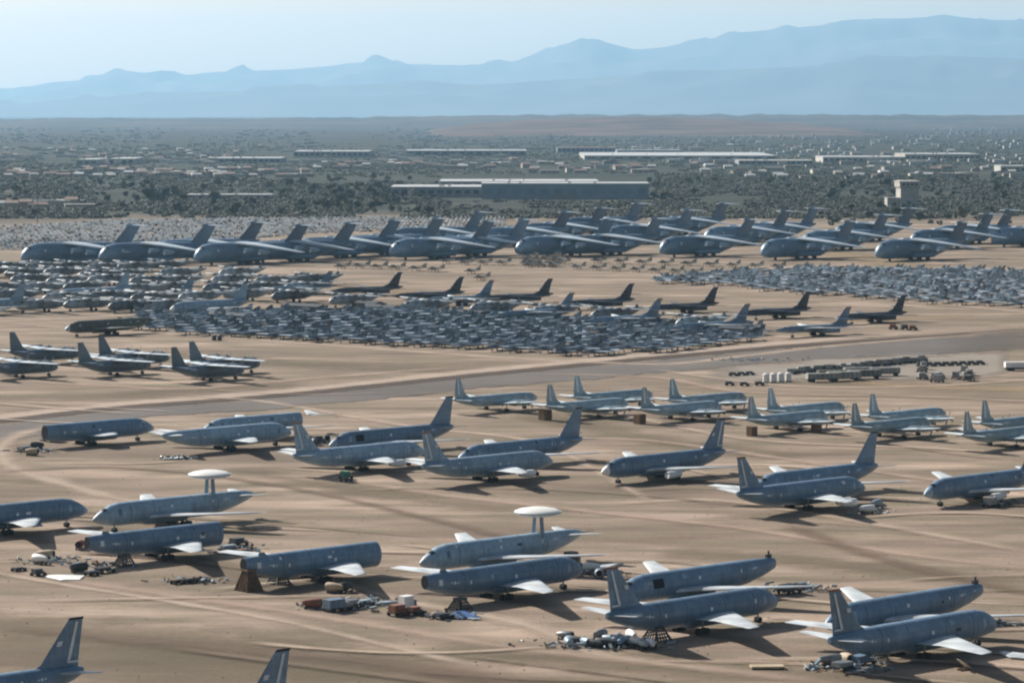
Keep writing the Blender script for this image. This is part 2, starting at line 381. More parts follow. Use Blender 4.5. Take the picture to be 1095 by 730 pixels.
# ------------------------------------------------------------------ propeller aircraft
def prop_plane(name, st, wing, finp, stab, engx, mat, wmat, label, cat, group, boom=None, stripe=None, blades=4, pr=2.05, ginfo=None, er=.6):
    root = empty(name, (0,0,0), 0, label, cat, group)
    st = sorted(st)
    MB().loft(body_rings(st, 20)).build('fuselage', mat, root)
    nx = st[-1][0]
    c = MB()
    for s in (0,1):
        for k in range(2):
            a0 = 40+k*22; aa, ab = (a0,a0+19) if s == 0 else (180-a0-19,180-a0)
            patch(st, nx-3.0, nx-2.0, aa, ab, .03, 2, 2, c)
    c.build('cockpit_window', GLASS, root)
    rle, rch, tle, tch = wing
    for s in (1,-1):
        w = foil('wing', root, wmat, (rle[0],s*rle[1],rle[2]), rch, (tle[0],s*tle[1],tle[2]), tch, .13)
        for y in engx:
            t = (y-rle[1])/(tle[1]-rle[1]); x = rle[0]+(tle[0]-rle[0])*t; z = rle[2]+(tle[2]-rle[2])*t
            e = MB(); e.round_x([(3.2,.2),(2.8,er*.7),(1.8,er),(-1.0,er*1.05),(-3.6,er*.4)], (x,s*y,z-.15), 12)
            eo = e.build('engine', mat, root)
            p = MB()
            for k in range(blades):
                a = k*2*math.pi/blades+.4; dy, dz = math.cos(a), math.sin(a)
                p.add([(x+2.95,s*y-dz*.12,z-.15+dy*.12),(x+3.05,s*y+dz*.12,z-.15-dy*.12),(x+3.05,s*y+dy*pr+dz*.18,z-.15+dz*pr-dy*.18),(x+2.95,s*y+dy*pr-dz*.18,z-.15+dz*pr+dy*.18)], [(0,1,2,3)])
            p.build('propeller', DARKSTEEL, eo)
        foil('tailplane', root, wmat, (stab[0],s*.5,stab[2]), stab[3], (stab[0]-stab[4],s*stab[1],stab[2]+.1), stab[3]*.5, .1)
        star_mark(st, st[0][0]*.45, 20 if s==1 else 160, .6, root, s)
    fo = foil('tail_fin', root, mat, finp[0], finp[1], finp[2], finp[3], .09, mids=finp[4] if len(finp)>4 else (), vertical=True, roll_tip=False)
    if stripe:
        h0, h1 = finp[0][2]+1.2, finp[2][2]-.2
        xb, xt = finp[0][0]-finp[1]+.9, finp[2][0]-finp[3]+.35
        for s in (1,-1):
            MB().add([(xb,s*.22,h0),(xb+.8,s*.24,h0),(xt+.6,s*.16,h1),(xt,s*.12,h1)], [(0,1,2,3)]).build('rudder_stripe', stripe, fo)
    if boom: MB().tube((st[0][0]+.3,0,boom[1]),(st[0][0]-boom[0],0,boom[1]),.22,.12,8).build('tail_boom', STEEL, root)
    gx, my, zt = ginfo
    gear(root, gx, 0, st_at(st,gx)[1]-st_at(st,gx)[3]+.3, .45, 1, 'nose_gear')
    for s in (1,-1): gear(root, 0, s*my, zt, .55, 1)
    return root

PST = [(16.2,2.9,.1,.1),(15.7,2.92,.6,.6),(14.6,3.0,1.1,1.15),(13,3.15,1.55,1.6),(10.5,3.25,1.72,1.72),(0,3.25,1.73,1.73),(-7,3.3,1.65,1.65),(-11,3.6,1.2,1.25),(-14.5,4.0,.65,.75),(-16.5,4.2,.25,.3)]
patrol0 = prop_plane('patrol_plane', PST, ((4.5,1.3,2.3),5.8,(2.4,15.2,3.6),2.4), ((-9.8,0,4.4),6.2,(-14.0,0,10.2),1.7,[((-12.1,0,5.8),4.1)]),
    (-13.0,6.5,4.3,3.4,1.6), (4.4,9.0), PATROL, PATROLW, None, 'patrol plane', 'grey propeller patrol planes below the taxiway', boom=(2.6,4.2), stripe=STRIPE, ginfo=(11,4.4,2.6), er=.85)
CST = [(15.0,2.6,.15,.15),(14.6,2.7,.8,.8),(13.6,2.9,1.45,1.4),(12,3.15,1.95,1.9),(10,3.25,2.13,2.13),(-4,3.25,2.13,2.13),(-8,3.7,1.8,1.65),(-11.5,4.4,1.2,1.0),(-14.2,4.9,.5,.45)]
cargo0 = prop_plane('propeller_transport', CST, ((3.6,1.0,5.2),5.0,(2.6,20.0,5.6),2.3), ((-6.5,0,5.2),7.2,(-12.0,0,11.6),2.1,[((-8.6,0,6.2),5.3)]),
    (-10.2,7.8,5.1,3.6,1.5), (4.9,9.9), CARGO, CARGOW, None, 'transport plane', 'propeller transports on the left above the taxiway', ginfo=(11.5,2.1,1.6), er=.65)

def place(proto, used, loc, rz, label):
    o = proto if not used else copy_tree(proto)
    o.location = loc; o.rotation_euler = (0,0,rz); o['label'] = label
    return o
pfin = (-14.8,0,10.2)
pl = [(490,405,'leftmost grey patrol plane of the row, standing apart beside a brown crate'),
      (588,411,'front patrol plane of the second pair, its fin right of the brown crate'),
      (617,402,'rear patrol plane of the second pair from the left'),
      (689,414,'front patrol plane of the middle pair, nearest the dark crate'),
      (719,405,'rear patrol plane of the middle pair, tail against the pink dirt'),
      (803,424,'front patrol plane with brown box by its tail, pair left of the equipment'),
      (824,415,'rear patrol plane of the pair below the long grey trailers'),
      (914,431,'front patrol plane of the second pair from the right edge'),
      (933,421,'rear patrol plane of the second pair from the right edge'),
      (1034,440,'front patrol plane of the pair cut by the right edge'),
      (1053,428,'rear patrol plane of the pair cut by the right edge')]
for i, (px, py, lb) in enumerate(pl):
    place(patrol0, i > 0, root_from(px, py, 10.2, pfin, RR), RR, lb)
cfin = (-13.0,0,11.6)
cl = [(13,355,'rear propeller transport with brown topped fin, leftmost pair'),(-16,368,'front propeller transport half outside the left edge'),
      (86,366,'front propeller transport of the middle pair on the left'),(108,359,'rear propeller transport of the middle pair on the left'),
      (186,371,'front propeller transport of the rightmost pair'),(205,365,'rear propeller transport of the rightmost pair')]
for i, (px, py, lb) in enumerate(cl):
    place(cargo0, i > 0, root_from(px, py, 11.6, cfin, RR), RR, lb)

# ------------------------------------------------------------------ giant T-tailed transports
GST = [(37,4.2,.3,.3),(36.3,4.5,1.9,2.0),(34.5,5.2,3.1,3.4),(31.5,6.0,4.0,4.7),(27,6.4,4.3,5.2),(20,6.4,4.4,5.3),(8,6.3,4.4,5.2),(-8,6.3,4.2,5.0),(-16,7.0,3.6,4.1),(-26,8.2,2.2,2.4),(-34,9.3,.9,1.1),(-37,9.6,.3,.4)]
GST.sort()
def giant():
    root = empty('heavy_transport', (0,0,0), 0, None, 'transport plane', 'giant T-tailed transports in two rows')
    MB().loft(body_rings(GST, 24)).build('fuselage', TRANSP, root)
    c = MB()
    for k in range(6): patch(GST, 32.2, 33.2, 50+k*14, 61+k*14, .05, 2, 2, c)
    c.build('cockpit_window', GLASS, root)
    for s in (1,-1):
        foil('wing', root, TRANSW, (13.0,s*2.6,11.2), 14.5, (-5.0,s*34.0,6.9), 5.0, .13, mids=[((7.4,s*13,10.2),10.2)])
        for y in (12.0, 19.5):
            x = 13-(y-2.6)*.55+2.5; z = 10.8-(y-2.6)*.1
            e = MB(); nacelle(e, (x,s*y,z-2.4), 6.6, 1.35); eo = e.build('engine', MIDGREY, root)
            foil('pylon', eo, TRANSP, (x+1,s*y,z-1.4), 6.5, (x-1.6,s*y,z+.1), 5.0, .07, vertical=True, roll_tip=False)
        foil('tailplane', root, TRANSW, (-32.8,s*.2,19.6), 6.0, (-37.4,s*10.4,19.2), 2.6, .09)
        MB().round_x([(13,.2),(9,1.4),(-6,1.4),(-10,.2)], (0,s*3.4,2.6), 10).build('gear_pod', TRANSP, root)
        for x in (5,-2): gear(root, x, s*3.2, 2.4, .7, 2)
        patch(GST, 24, 25.2, (8 if s==1 else 158), (22 if s==1 else 172), .04, 1, 2).build('crew_door', TRANSW, root)
        star_mark(GST, -13, 25 if s==1 else 155, 1.2, root, s)
    foil('tail_fin', root, TFIN, (-21,0,9.4), 12.0, (-31.2,0,19.3), 8.6, .12, vertical=True, roll_tip=False)
    MB().round_x([(-29.8,.1),(-31.5,.75),(-36,.75),(-40,.1)], (0,0,19.6), 10).build('fin_fairing', TRANSP, root)
    gear(root, 26, 0, 2.4, .6, 1, 'nose_gear')
    return root
giant0 = giant(); GS = 1.07; giant0.scale = (GS,GS,GS)
gt = [(145,240,'rearmost left'),(226,240,0),(277,237,0),(325,240,0),(377,238,0),(424,235,0),(470,233,0),(524,236,0),(514,226,1),(562,234,0),(607,226,1),(645,222,1),(653,234,0),
      (684,217,1),(704,233,0),(738,224,1),(775,217,1),(803,234,0),(841,225,1),(871,222,1),(910,236,0),(946,229,1),(974,222,1),(1030,237,0),(1058,228,1),(1080,224,1),(1142,226,0)]
noses = sorted([g for g in gt], key=lambda g: g[0])
gfin = (-39.0*GS,0,19.8*GS)
ordn = ['first','second','third','fourth','fifth','sixth','seventh','eighth','ninth','tenth','eleventh','twelfth','thirteenth','fourteenth','fifteenth','sixteenth','seventeenth']
fr = [g for g in noses if g[2] != 1]; bk = [g for g in noses if g[2] == 1]
used = False
for row, nm in ((fr, 'nearer row'), (bk, 'farther row')):
    for i, (px, py, _) in enumerate(row):
        place(giant0, used, root_from(px+4, py, 19.8*GS, gfin, LL), LL, 'grey T-tailed giant transport, %s from the left by fin in the %s' % (ordn[i], nm)); used = True

# ------------------------------------------------------------------ bombers and mid-field jets
BST = [(22.5,3.2,.05,.05),(21,3.15,.45,.4),(18,3.1,.95,.95),(14,3.1,1.2,1.35),(8,3.0,1.7,1.4),(0,3.0,2.4,1.3),(-8,3.0,2.2,1.2),(-14,3.2,1.4,1.1),(-19,3.4,.7,.8),(-22,3.5,.15,.2)]
BST.sort()
def bomber(mat, tipm, group, fm=None):
    root = empty('bomber', (0,0,0), 0, None, 'bomber', group)
    MB().loft(body_rings(BST, 18)).build('fuselage', mat, root)
    c = MB()
    for k in range(4): patch(BST, 16.4, 17.6, 48+k*21, 66+k*21, .04, 1, 2, c)
    c.build('cockpit_window', GLASS, root)
    for s in (1,-1):
        foil('wing', root, fm or mat, (9,s*1.2,3.2), 13, (-8.0,s*16.5,3.6), 2.4, .09, mids=[((2,s*4.6,3.3),6.0)])
        e = MB(); e.box(-10,0,s*3.0-1.5,s*3.0+1.5,1.1,2.7); e.build('engine_pod', mat, root, smooth=False)
        foil('tailplane', root, mat, (-13.5,s*.3,6.0), 5.2, (-18.6,s*6.6,6.0), 1.8, .07)
        gear(root, -2, s*2.3, 2.2, .55, 2)
    fo = foil('tail_fin', root, mat, (-9.5,0,4.2), 9.6, (-18.0,0,10.3), 3.2, .08, mids=[((-13.0,0,5.2),6.4)], vertical=True, roll_tip=False)
    MB().loft([[(-17.2-t*1.0,y,9.6+t*.9) for y in (-.2,.2)]+[(-21.4,y,9.6+t*.9) for y in (.12,-.12)] for t in (0,1)]).build('fin_cap', tipm, fo)
    gear(root, 12.5, 0, 2.2, .45, 1, 'nose_gear')
    return root
bb = bomber(BOMBER, BOMBER, 'dark bombers standing in loose rows')
bt = bomber(DARKGREY, BOMBERT, 'grey bombers with tan topped fins', fm=WINGGREY)
bfin = (-20.2,0,10.4)
o5 = ['leftmost']+[x+' from the left' for x in ordn[1:]]
for i, (px, py) in enumerate([(428,291),(494,296),(589,298),(676,303),(766,307),(865,312),(967,316)]):
    place(bb, i > 0, root_from(px, py, 10.4, bfin, LL), LL, 'dark swept wing bomber, %s in its row behind the fighter block' % o5[i])
for i, (px, py) in enumerate([(207,296),(354,290),(526,300),(612,313),(706,319),(800,325),(908,328)]):
    place(bt, i > 0, root_from(px, py, 10.4, bfin, LL), LL, 'grey bomber with tan topped fin, %s in its line' % o5[i])

# mid-field grey jets between the bombers and the fighters (older big jets, light wings)
midp = tanker('grey_jet', (0,0,0), LL, 'x', mat=MIDGREY, engines=(8,-8,13,-13), fin='full', stripe=False, group='grey jets mixed among the bombers')
mids = [((136,291),'rear row beyond the tan finned bomber'),((24,303),'far left beside the drab rounded planes'),((262,303),'left of the first dark bomber')]
for i, ((px, py), nm) in enumerate(mids):
    place(midp, i > 0, root_from(px, py, 12.6, (-19.5,0,12.6), LL), LL, 'grey four engined jet with tall fin, '+nm)
hull0 = prop_plane('finless_transport', CST, ((3.6,1.0,5.2),5.0,(2.6,20.0,5.6),2.3), ((-9.5,0,5.0),2.4,(-10.6,0,6.4),1.0),
    (-10.2,7.8,5.1,3.6,1.5), (4.9,9.9), STORED, STOREDW, None, 'transport plane', 'finless high wing transports left of and behind the fighters', ginfo=(11.5,2.1,1.6), er=.65)
hulls = [(px, py, 'behind the fighter block, '+n_) for px, py, n_ in ((355,322,'first'),(430,328,'second'),(503,331,'third'),(572,335,'fourth'),(630,338,'fifth'),(722,345,'last on the right'))]
rows = [(286,(-8,24,58,92,128,160)),(293,(-30,6,44,80,118,170,232)),(300.5,(12,52,92,132,176,222,270,318)),(308.5,(-20,24,70,116,164,214,262,306)),(318,(-2,46,92,140,190,240,292)),(328,(-26,22,68,112,158))]
on = ['first','second','third','fourth','fifth','sixth','seventh','eighth']
for ri, (y_, xs2) in enumerate(rows):
    for ci, x_ in enumerate(xs2): hulls.append((x_+(ci*37 % 7)-3, y_+(ci*53 % 5)*.5-1, 'number %s in the %s row of the left cluster' % (on[ci], ['rearmost','second farthest','third farthest','third nearest','second nearest','nearest'][ri])))
for i, (px, py, nm) in enumerate(hulls):
    rz_ = LL+R(random.uniform(-7,7)); place(hull0, i > 0, root_from(px+random.uniform(-4,4), py+random.uniform(-1.2,1.2), 2.8, (14.8,0,2.8), rz_), rz_, 'finless grey transport, '+nm)
# arched noses of stored airliners with dark doors, left field
long0 = tanker('drab_jet', root_from(70,352,3.1,(20.4,0,3.1),LL), LL, 'drab dark jet fuselage at the left corner of the fighter block beside the road', mat=OLIVE, fin='none', stabs=False, wl=.6, wmat=EQUIP)

# ------------------------------------------------------------------ fighters
def fighter(kind, mat, twin, L=15.0, span=9.6, can=None):
    root = empty(kind, (0,0,0), 0, None, 'fighter jet', None)
    h = L/2
    st = sorted([(h,1.75,.03,.03),(h*.8,1.8,.4,.38),(h*.5,1.85,.65,.7),(h*.2,1.75,.85 if not twin else 1.3,.85),(-h*.5,1.75,.85 if not twin else 1.4,.7),(-h*.85,1.85,.6 if not twin else 1.1,.5)])
    mb = MB().loft(body_rings(st, 10)); 
    mb.build('fuselage', mat, root)
    MB().round_x([(h*.62,.05),(h*.5,.35),(h*.3,.42),(h*.05,.1)], (0,0,2.35), 8, 1.3, 1.3).build('canopy', can or GLASS, root)
    for s in (1,-1):
        foil('wing', root, mat, (h*.28,s*.7,1.8), L*.42, (-h*.25,s*span/2,1.75), L*.1, .06, roll_tip=False)
        foil('tailplane', root, mat, (-h*.6,s*.6,1.75), L*.18, (-h*.86,s*span*.3,1.7), L*.07, .06, roll_tip=False)
        if twin: foil('tail_fin', root, mat, (-h*.35,s*1.15,2.2), L*.24, (-h*.74,s*1.5,4.0), L*.09, .06, vertical=True, roll_tip=False)
        MB().tube((-h*.1,s*1.1,1.4),(-h*.1,s*1.2,.3),.1,.1,6).tube((-h*.1,s*1.1,.32),(-h*.1,s*1.35,.32),.32,.32,8).build('main_gear', RUBBER, root)
    if not twin: foil('tail_fin', root, mat, (-h*.3,0,2.3), L*.3, (-h*.78,0,4.1), L*.10, .07, vertical=True, roll_tip=False)
    MB().tube((h*.45,0,1.4),(h*.45,0,.25),.08,.08,6).tube((h*.45,-.12,.28),(h*.45,.12,.28),.28,.28,8).build('nose_gear', RUBBER, root)
    return root
def inside(px, py, poly):
    c = False; n = len(poly)
    for i in range(n):
        x0, y0 = poly[i]; x1, y1 = poly[(i+1) % n]
        if (y0 > py) != (y1 > py) and px < (x1-x0)*(py-y0)/(y1-y0)+x0: c = not c
    return c
def lattice(org, u, v, poly, jit=.5):
    pts = []
    for i in range(-80, 80):
        for j in range(-80, 80):
            p = org + u*i + v*j + Vector((random.uniform(-jit,jit), random.uniform(-jit,jit), 0))
            if p.y < 100: continue
            q = to_px(p)
            if inside(q[0], q[1], poly): pts.append(p)
    pts.sort(key=lambda p: p.y)
    return pts
f1 = fighter('fighter_jet', FTR, False, 16.5, 10.8, LIGHTGREY)
fr0 = at(150,352); fr1 = at(690,380); u = (fr1-fr0).normalized()
vv = Vector((math.cos(HD), math.sin(HD), 0))
polyA = [(130,352),(150,336),(230,331),(360,329),(480,333),(620,344),(720,350),(806,352),(812,366),(760,372),(690,379),(640,382),(400,371),(250,361)]
pts = lattice(fr0, u*11.2, Vector((-3.0,16.5,0)), polyA, 1.7)[:300]
for i, p in enumerate(pts):
    o = f1 if i == 0 else copy_tree(f1)
    rz = LL if (i*7919) % 10 < 8 else RR
    o.location = p; o.rotation_euler = (0,0,rz+R(random.uniform(-11,11)))
    o['group'] = 'fighters packed in the block behind the dirt road'
    q = to_px(p)
    o['label'] = 'small grey single finned fighter parked in the dense block behind the dirt road'
print('fighters A', len(pts))
f2 = fighter('twin_fin_jet', FTR2, True, 18, 12, WHITE)
polyB = [(690,300),(760,294),(850,289),(1000,290),(1110,292),(1110,330),(1040,328),(950,322),(880,316),(830,313),(770,306),(700,304)]
pts = lattice(at(900,310), u*14.2, Vector((-4,20,0)), polyB, 2.2)[:300]
for i, p in enumerate(pts):
    o = f2 if i == 0 else copy_tree(f2)
    o.location = p; o.rotation_euler = (0,0,(LL if i % 3 else RR)+R(random.uniform(-5,5)))
    o['group'] = 'fighters in the wide block on the right'
    o['label'] = 'small pale grey twin finned fighter parked in the wide block on the right'
print('fighters B', len(pts))
f3 = fighter('trainer_jet', FTRT, False, 14, 9)
sp = [(x, y+random.uniform(-.6,.6)) for x, y in [(366,287),(386,287.5),(405,288),(424,288.5),(446,290),(466,291),(478,282),(498,283),(518,283),(538,284),(505,293),(515,300)]]
sp += [(618+i*21, 288+i*.9) for i in range(17)]
sp += [(640+i*24, 281+i*.8) for i in range(12)] + [(563+random.uniform(0,46), 276+random.uniform(0,11)) for _ in range(16)]
for i, (px, py) in enumerate(sp):
    o = f3 if i == 0 else copy_tree(f3)
    o.location = at(px, py); o.rotation_euler = (0,0,LL+R(random.uniform(-6,6)))
    o['group'] = 'small jets in open rows below the giant transports'
    o['label'] = 'small tan and grey jet in the open rows just below the giant transports'

# ------------------------------------------------------------------ parked cars at the far left
CARM = [paint('car_white',(0.72,0.72,0.70),.35,.05,1), paint('car_silver',(0.42,0.43,0.44),.3,.05,1), paint('car_dark',(0.06,0.065,0.08),.3,.1,1), paint('car_red',(0.30,0.04,0.03),.35,.1,1), paint('car_tan',(0.45,0.38,0.28),.35,.1,1)]
def car_shapes(L, W, H, o=(0,0,0)):
    x, y, z = o
    b = MB().loft([[(x+a, y+s*W/2, z+h) for s, h in ((-1,.3),(1,.3),(1,t),(-1,t))] for a, t in ((-L/2,.75*H*.6),(-L*.45,H*.62),(L*.2,H*.62),(L/2,H*.5))])
    g = MB().loft([[(x+a, y+s*W*w/2, z+h) for s, h, w in ((-1,H*.6,.96),(1,H*.6,.96),(1,t,.78),(-1,t,.78))] for a, t in ((-L*.42,H*.66),(-L*.3,H),(L*.02,H),(L*.22,H*.64))])
    return b, g
protos = []
for k, m in enumerate(CARM):
    r = empty('parked_car', (0,0,0), 0, None, 'car', 'cars in the far lot at the left')
    L, H = ((4.8,1.5),(5.2,1.8),(4.6,1.45),(4.5,1.45),(5.6,1.9))[k]
    b, g = car_shapes(L, 1.85, H); b.build('body', m, r); g.build('cabin', GLASS, r)
    for sx in (-1,1):
        for sy in (-1,1): MB().tube((sx*L*.31,sy*.78,.33),(sx*L*.31,sy*.95,.33),.33,.33,8).build('wheel', RUBBER, r)
    r['label'] = ['small white car in the far parking lot behind the giant transports','silver van in the far parking lot behind the giant transports','dark car in the far parking lot behind the giant transports','red car in the far parking lot behind the giant transports','tan truck in the far parking lot behind the giant transports'][k]
    protos.append(r)
polyC = [(-10,275),(-10,243),(60,240),(130,236),(240,234),(420,233),(540,233),(540,243),(330,250),(200,262),(90,270)]
ptsC = []
for i in range(-130, 30):
    for j in range(0, 75):
        if j % 2 == 0: yo = 0
        p = Vector((i*3.4, 1960 + (j//2)*19 + (j%2)*6.5, 0))
        q = to_px(p)
        if inside(q[0], q[1], polyC) and random.random() < .72: ptsC.append(p)
ptsC.sort(key=lambda p: p.y)
cnt = [0]*5
for i, p in enumerate(ptsC[:300]):
    k = random.choices(range(5), (62,18,13,2,5))[0]
    o = protos[k] if cnt[k] == 0 else copy_tree(protos[k]); cnt[k] += 1
    o.location = p; o.rotation_euler = (0,0,R(90+random.choice((0,180))+random.uniform(-3,3)))
sb, sg = [MB() for _ in range(5)], MB()
big = MB()
for p in ptsC[300:]:
    k = random.choices(range(5), (62,18,13,2,5))[0]
    x, y = p.x, p.y; h = random.choice((1.45,1.5,1.8))
    big.box(x-.92,x+.92,y-2.3,y+2.3,.3,h*.6,k); big.box(x-.75,x+.75,y-1.5,y+1.0,h*.6,h,k)
    big.box(x-.93,x+.93,y-1.9,y-1.2,.02,.6,5); big.box(x-.93,x+.93,y+1.2,y+1.9,.02,.6,5)
o = big.build('distant_cars', CARM+[RUBBER], smooth=False); tag(o, 'mass of distant cars filling the rear of the far parking lot', 'cars', kind='stuff')
print('cars', len(ptsC))

# ------------------------------------------------------------------ ground
def ground_mat():
    m = bpy.data.materials.new('desert_ground'); m.use_nodes = True; nt = m.node_tree; L = nt.links
    b = nt.nodes['Principled BSDF']; b.inputs['Roughness'].default_value = .95; b.inputs['Specular IOR Level'].default_value = .1
    geo = nd(nt,'ShaderNodeNewGeometry'); sep = nd(nt,'ShaderNodeSeparateXYZ'); L.new(geo.outputs['Position'], sep.inputs[0])
    def noise_(scale, stretch=(1,1,1), rot=0, detail=6, rough=.55):
        mp = nd(nt,'ShaderNodeMapping'); mp.inputs['Scale'].default_value = stretch; mp.inputs['Rotation'].default_value = (0,0,rot)
        L.new(geo.outputs['Position'], mp.inputs['Vector'])
        n = nd(nt,'ShaderNodeTexNoise'); n.inputs['Scale'].default_value = scale; n.inputs['Detail'].default_value = detail; n.inputs['Roughness'].default_value = rough
        L.new(mp.outputs['Vector'], n.inputs['Vector']); return n.outputs['Fac']
    def ramp(fac, stops):
        r = nd(nt,'ShaderNodeValToRGB'); e = r.color_ramp.elements
        while len(e) < len(stops): e.new(.5)
        for k, (p, c) in enumerate(stops): e[k].position = p; e[k].color = (*c, 1)
        L.new(fac, r.inputs['Fac']); return r.outputs['Color']
    def mix(f, a, c, mode='MIX'):
        x = nd(nt,'ShaderNodeMix', data_type='RGBA', blend_type=mode)
        if isinstance(f, float): x.inputs['Factor'].default_value = f
        else: L.new(f, x.inputs['Factor'])
        for s, v in ((6,a),(7,c)):
            if isinstance(v, tuple): x.inputs[s].default_value = (*v,1)
            else: L.new(v, x.inputs[s])
        return x.outputs[2]
    dirt = ramp(noise_(.012, (1,2.2,1), R(25)), [(.34,(.165,.124,.095)),(.45,(.245,.187,.144)),(.56,(.325,.248,.192)),(.68,(.45,.345,.27))])
    dry = ramp(noise_(.03, (1,3.0,1), R(25)), [(.42,(0,0,0)),(.62,(1,1,1))])
    c = mix(dry, dirt, (.195,.16,.112))
    streak = ramp(noise_(.07, (.35,1.7,1), R(28), 7, .6), [(.36,(.74,.72,.70)),(.5,(1,1,1)),(.66,(1.24,1.2,1.17))])
    c = mix(.8, c, streak, 'MULTIPLY')
    fine = ramp(noise_(.9, (1,1,1), 0, 8, .7), [(.3,(.78,.78,.78)),(.7,(1.15,1.15,1.15))])
    c = mix(.65, c, fine, 'MULTIPLY')
    # scrub speckle
    bush = ramp(noise_(.35, (1,1.6,1), 0, 4, .7), [(.60,(0,0,0)),(.70,(1,1,1))])
    bw = nd(nt,'ShaderNodeMath', operation='MULTIPLY'); L.new(bush, bw.inputs[0]); bw.inputs[1].default_value = .30
    c = mix(bw.outputs[0], c, (.13,.115,.075))
    # far scrubland and suburbs
    farc = ramp(noise_(.004, (1,1.8,1), 0, 8, .65), [(.32,(.016,.024,.019)),(.48,(.028,.037,.028)),(.60,(.052,.054,.042)),(.76,(.15,.12,.095))])
    ff = nd(nt,'ShaderNodeMapRange'); ff.inputs['From Min'].default_value = 2380; ff.inputs['From Max'].default_value = 2750
    wob = nd(nt,'ShaderNodeMath', operation='MULTIPLY_ADD'); L.new(noise_(.004,(1,1,1),0,4), wob.inputs[0]); wob.inputs[1].default_value = 900; L.new(sep.outputs['Y'], wob.inputs[2])
    sub = nd(nt,'ShaderNodeMath', operation='SUBTRACT'); L.new(wob.outputs[0], sub.inputs[0]); sub.inputs[1].default_value = 450
    L.new(sub.outputs[0], ff.inputs['Value'])
    c = mix(ff.outputs['Result'], c, farc)
    vf = nd(nt,'ShaderNodeMapRange'); vf.inputs['From Min'].default_value = 6500; vf.inputs['From Max'].default_value = 11000; L.new(sep.outputs['Y'], vf.inputs['Value'])
    vfc = ramp(noise_(.0012, (1,2.4,1), 0, 9, .7), [(.35,(.012,.016,.014)),(.5,(.028,.030,.026)),(.62,(.07,.055,.046)),(.75,(.20,.145,.115))])
    c = mix(vf.outputs['Result'], c, vfc)
    L.new(c, b.inputs['Base Color'])
    bp = nd(nt,'ShaderNodeBump'); bp.inputs['Strength'].default_value = .5; bp.inputs['Distance'].default_value = .3
    L.new(noise_(1.2,(1,1,1),0,6), bp.inputs['Height']); L.new(bp.outputs['Normal'], b.inputs['Normal'])
    return m
xs = [-50000,-30000,-14000,-6000,-2500,-1200,-600,-300,-150,0,150,300,600,1200,2500,6000,14000,30000,50000]
ys = [-400,0,200,300,400,500,600,700,800,900,1000,1150,1300,1500,1750,2000,2400,3000,4000,6000,9000,14000,22000,32000,44000,70000]
g = MB(); g.add([(x,y,0) for y in ys for x in xs], [(j*len(xs)+i, j*len(xs)+i+1, (j+1)*len(xs)+i+1, (j+1)*len(xs)+i) for j in range(len(ys)-1) for i in range(len(xs)-1)])
tag(g.build('ground', ground_mat(), smooth=False), 'flat tan desert ground', kind='structure')

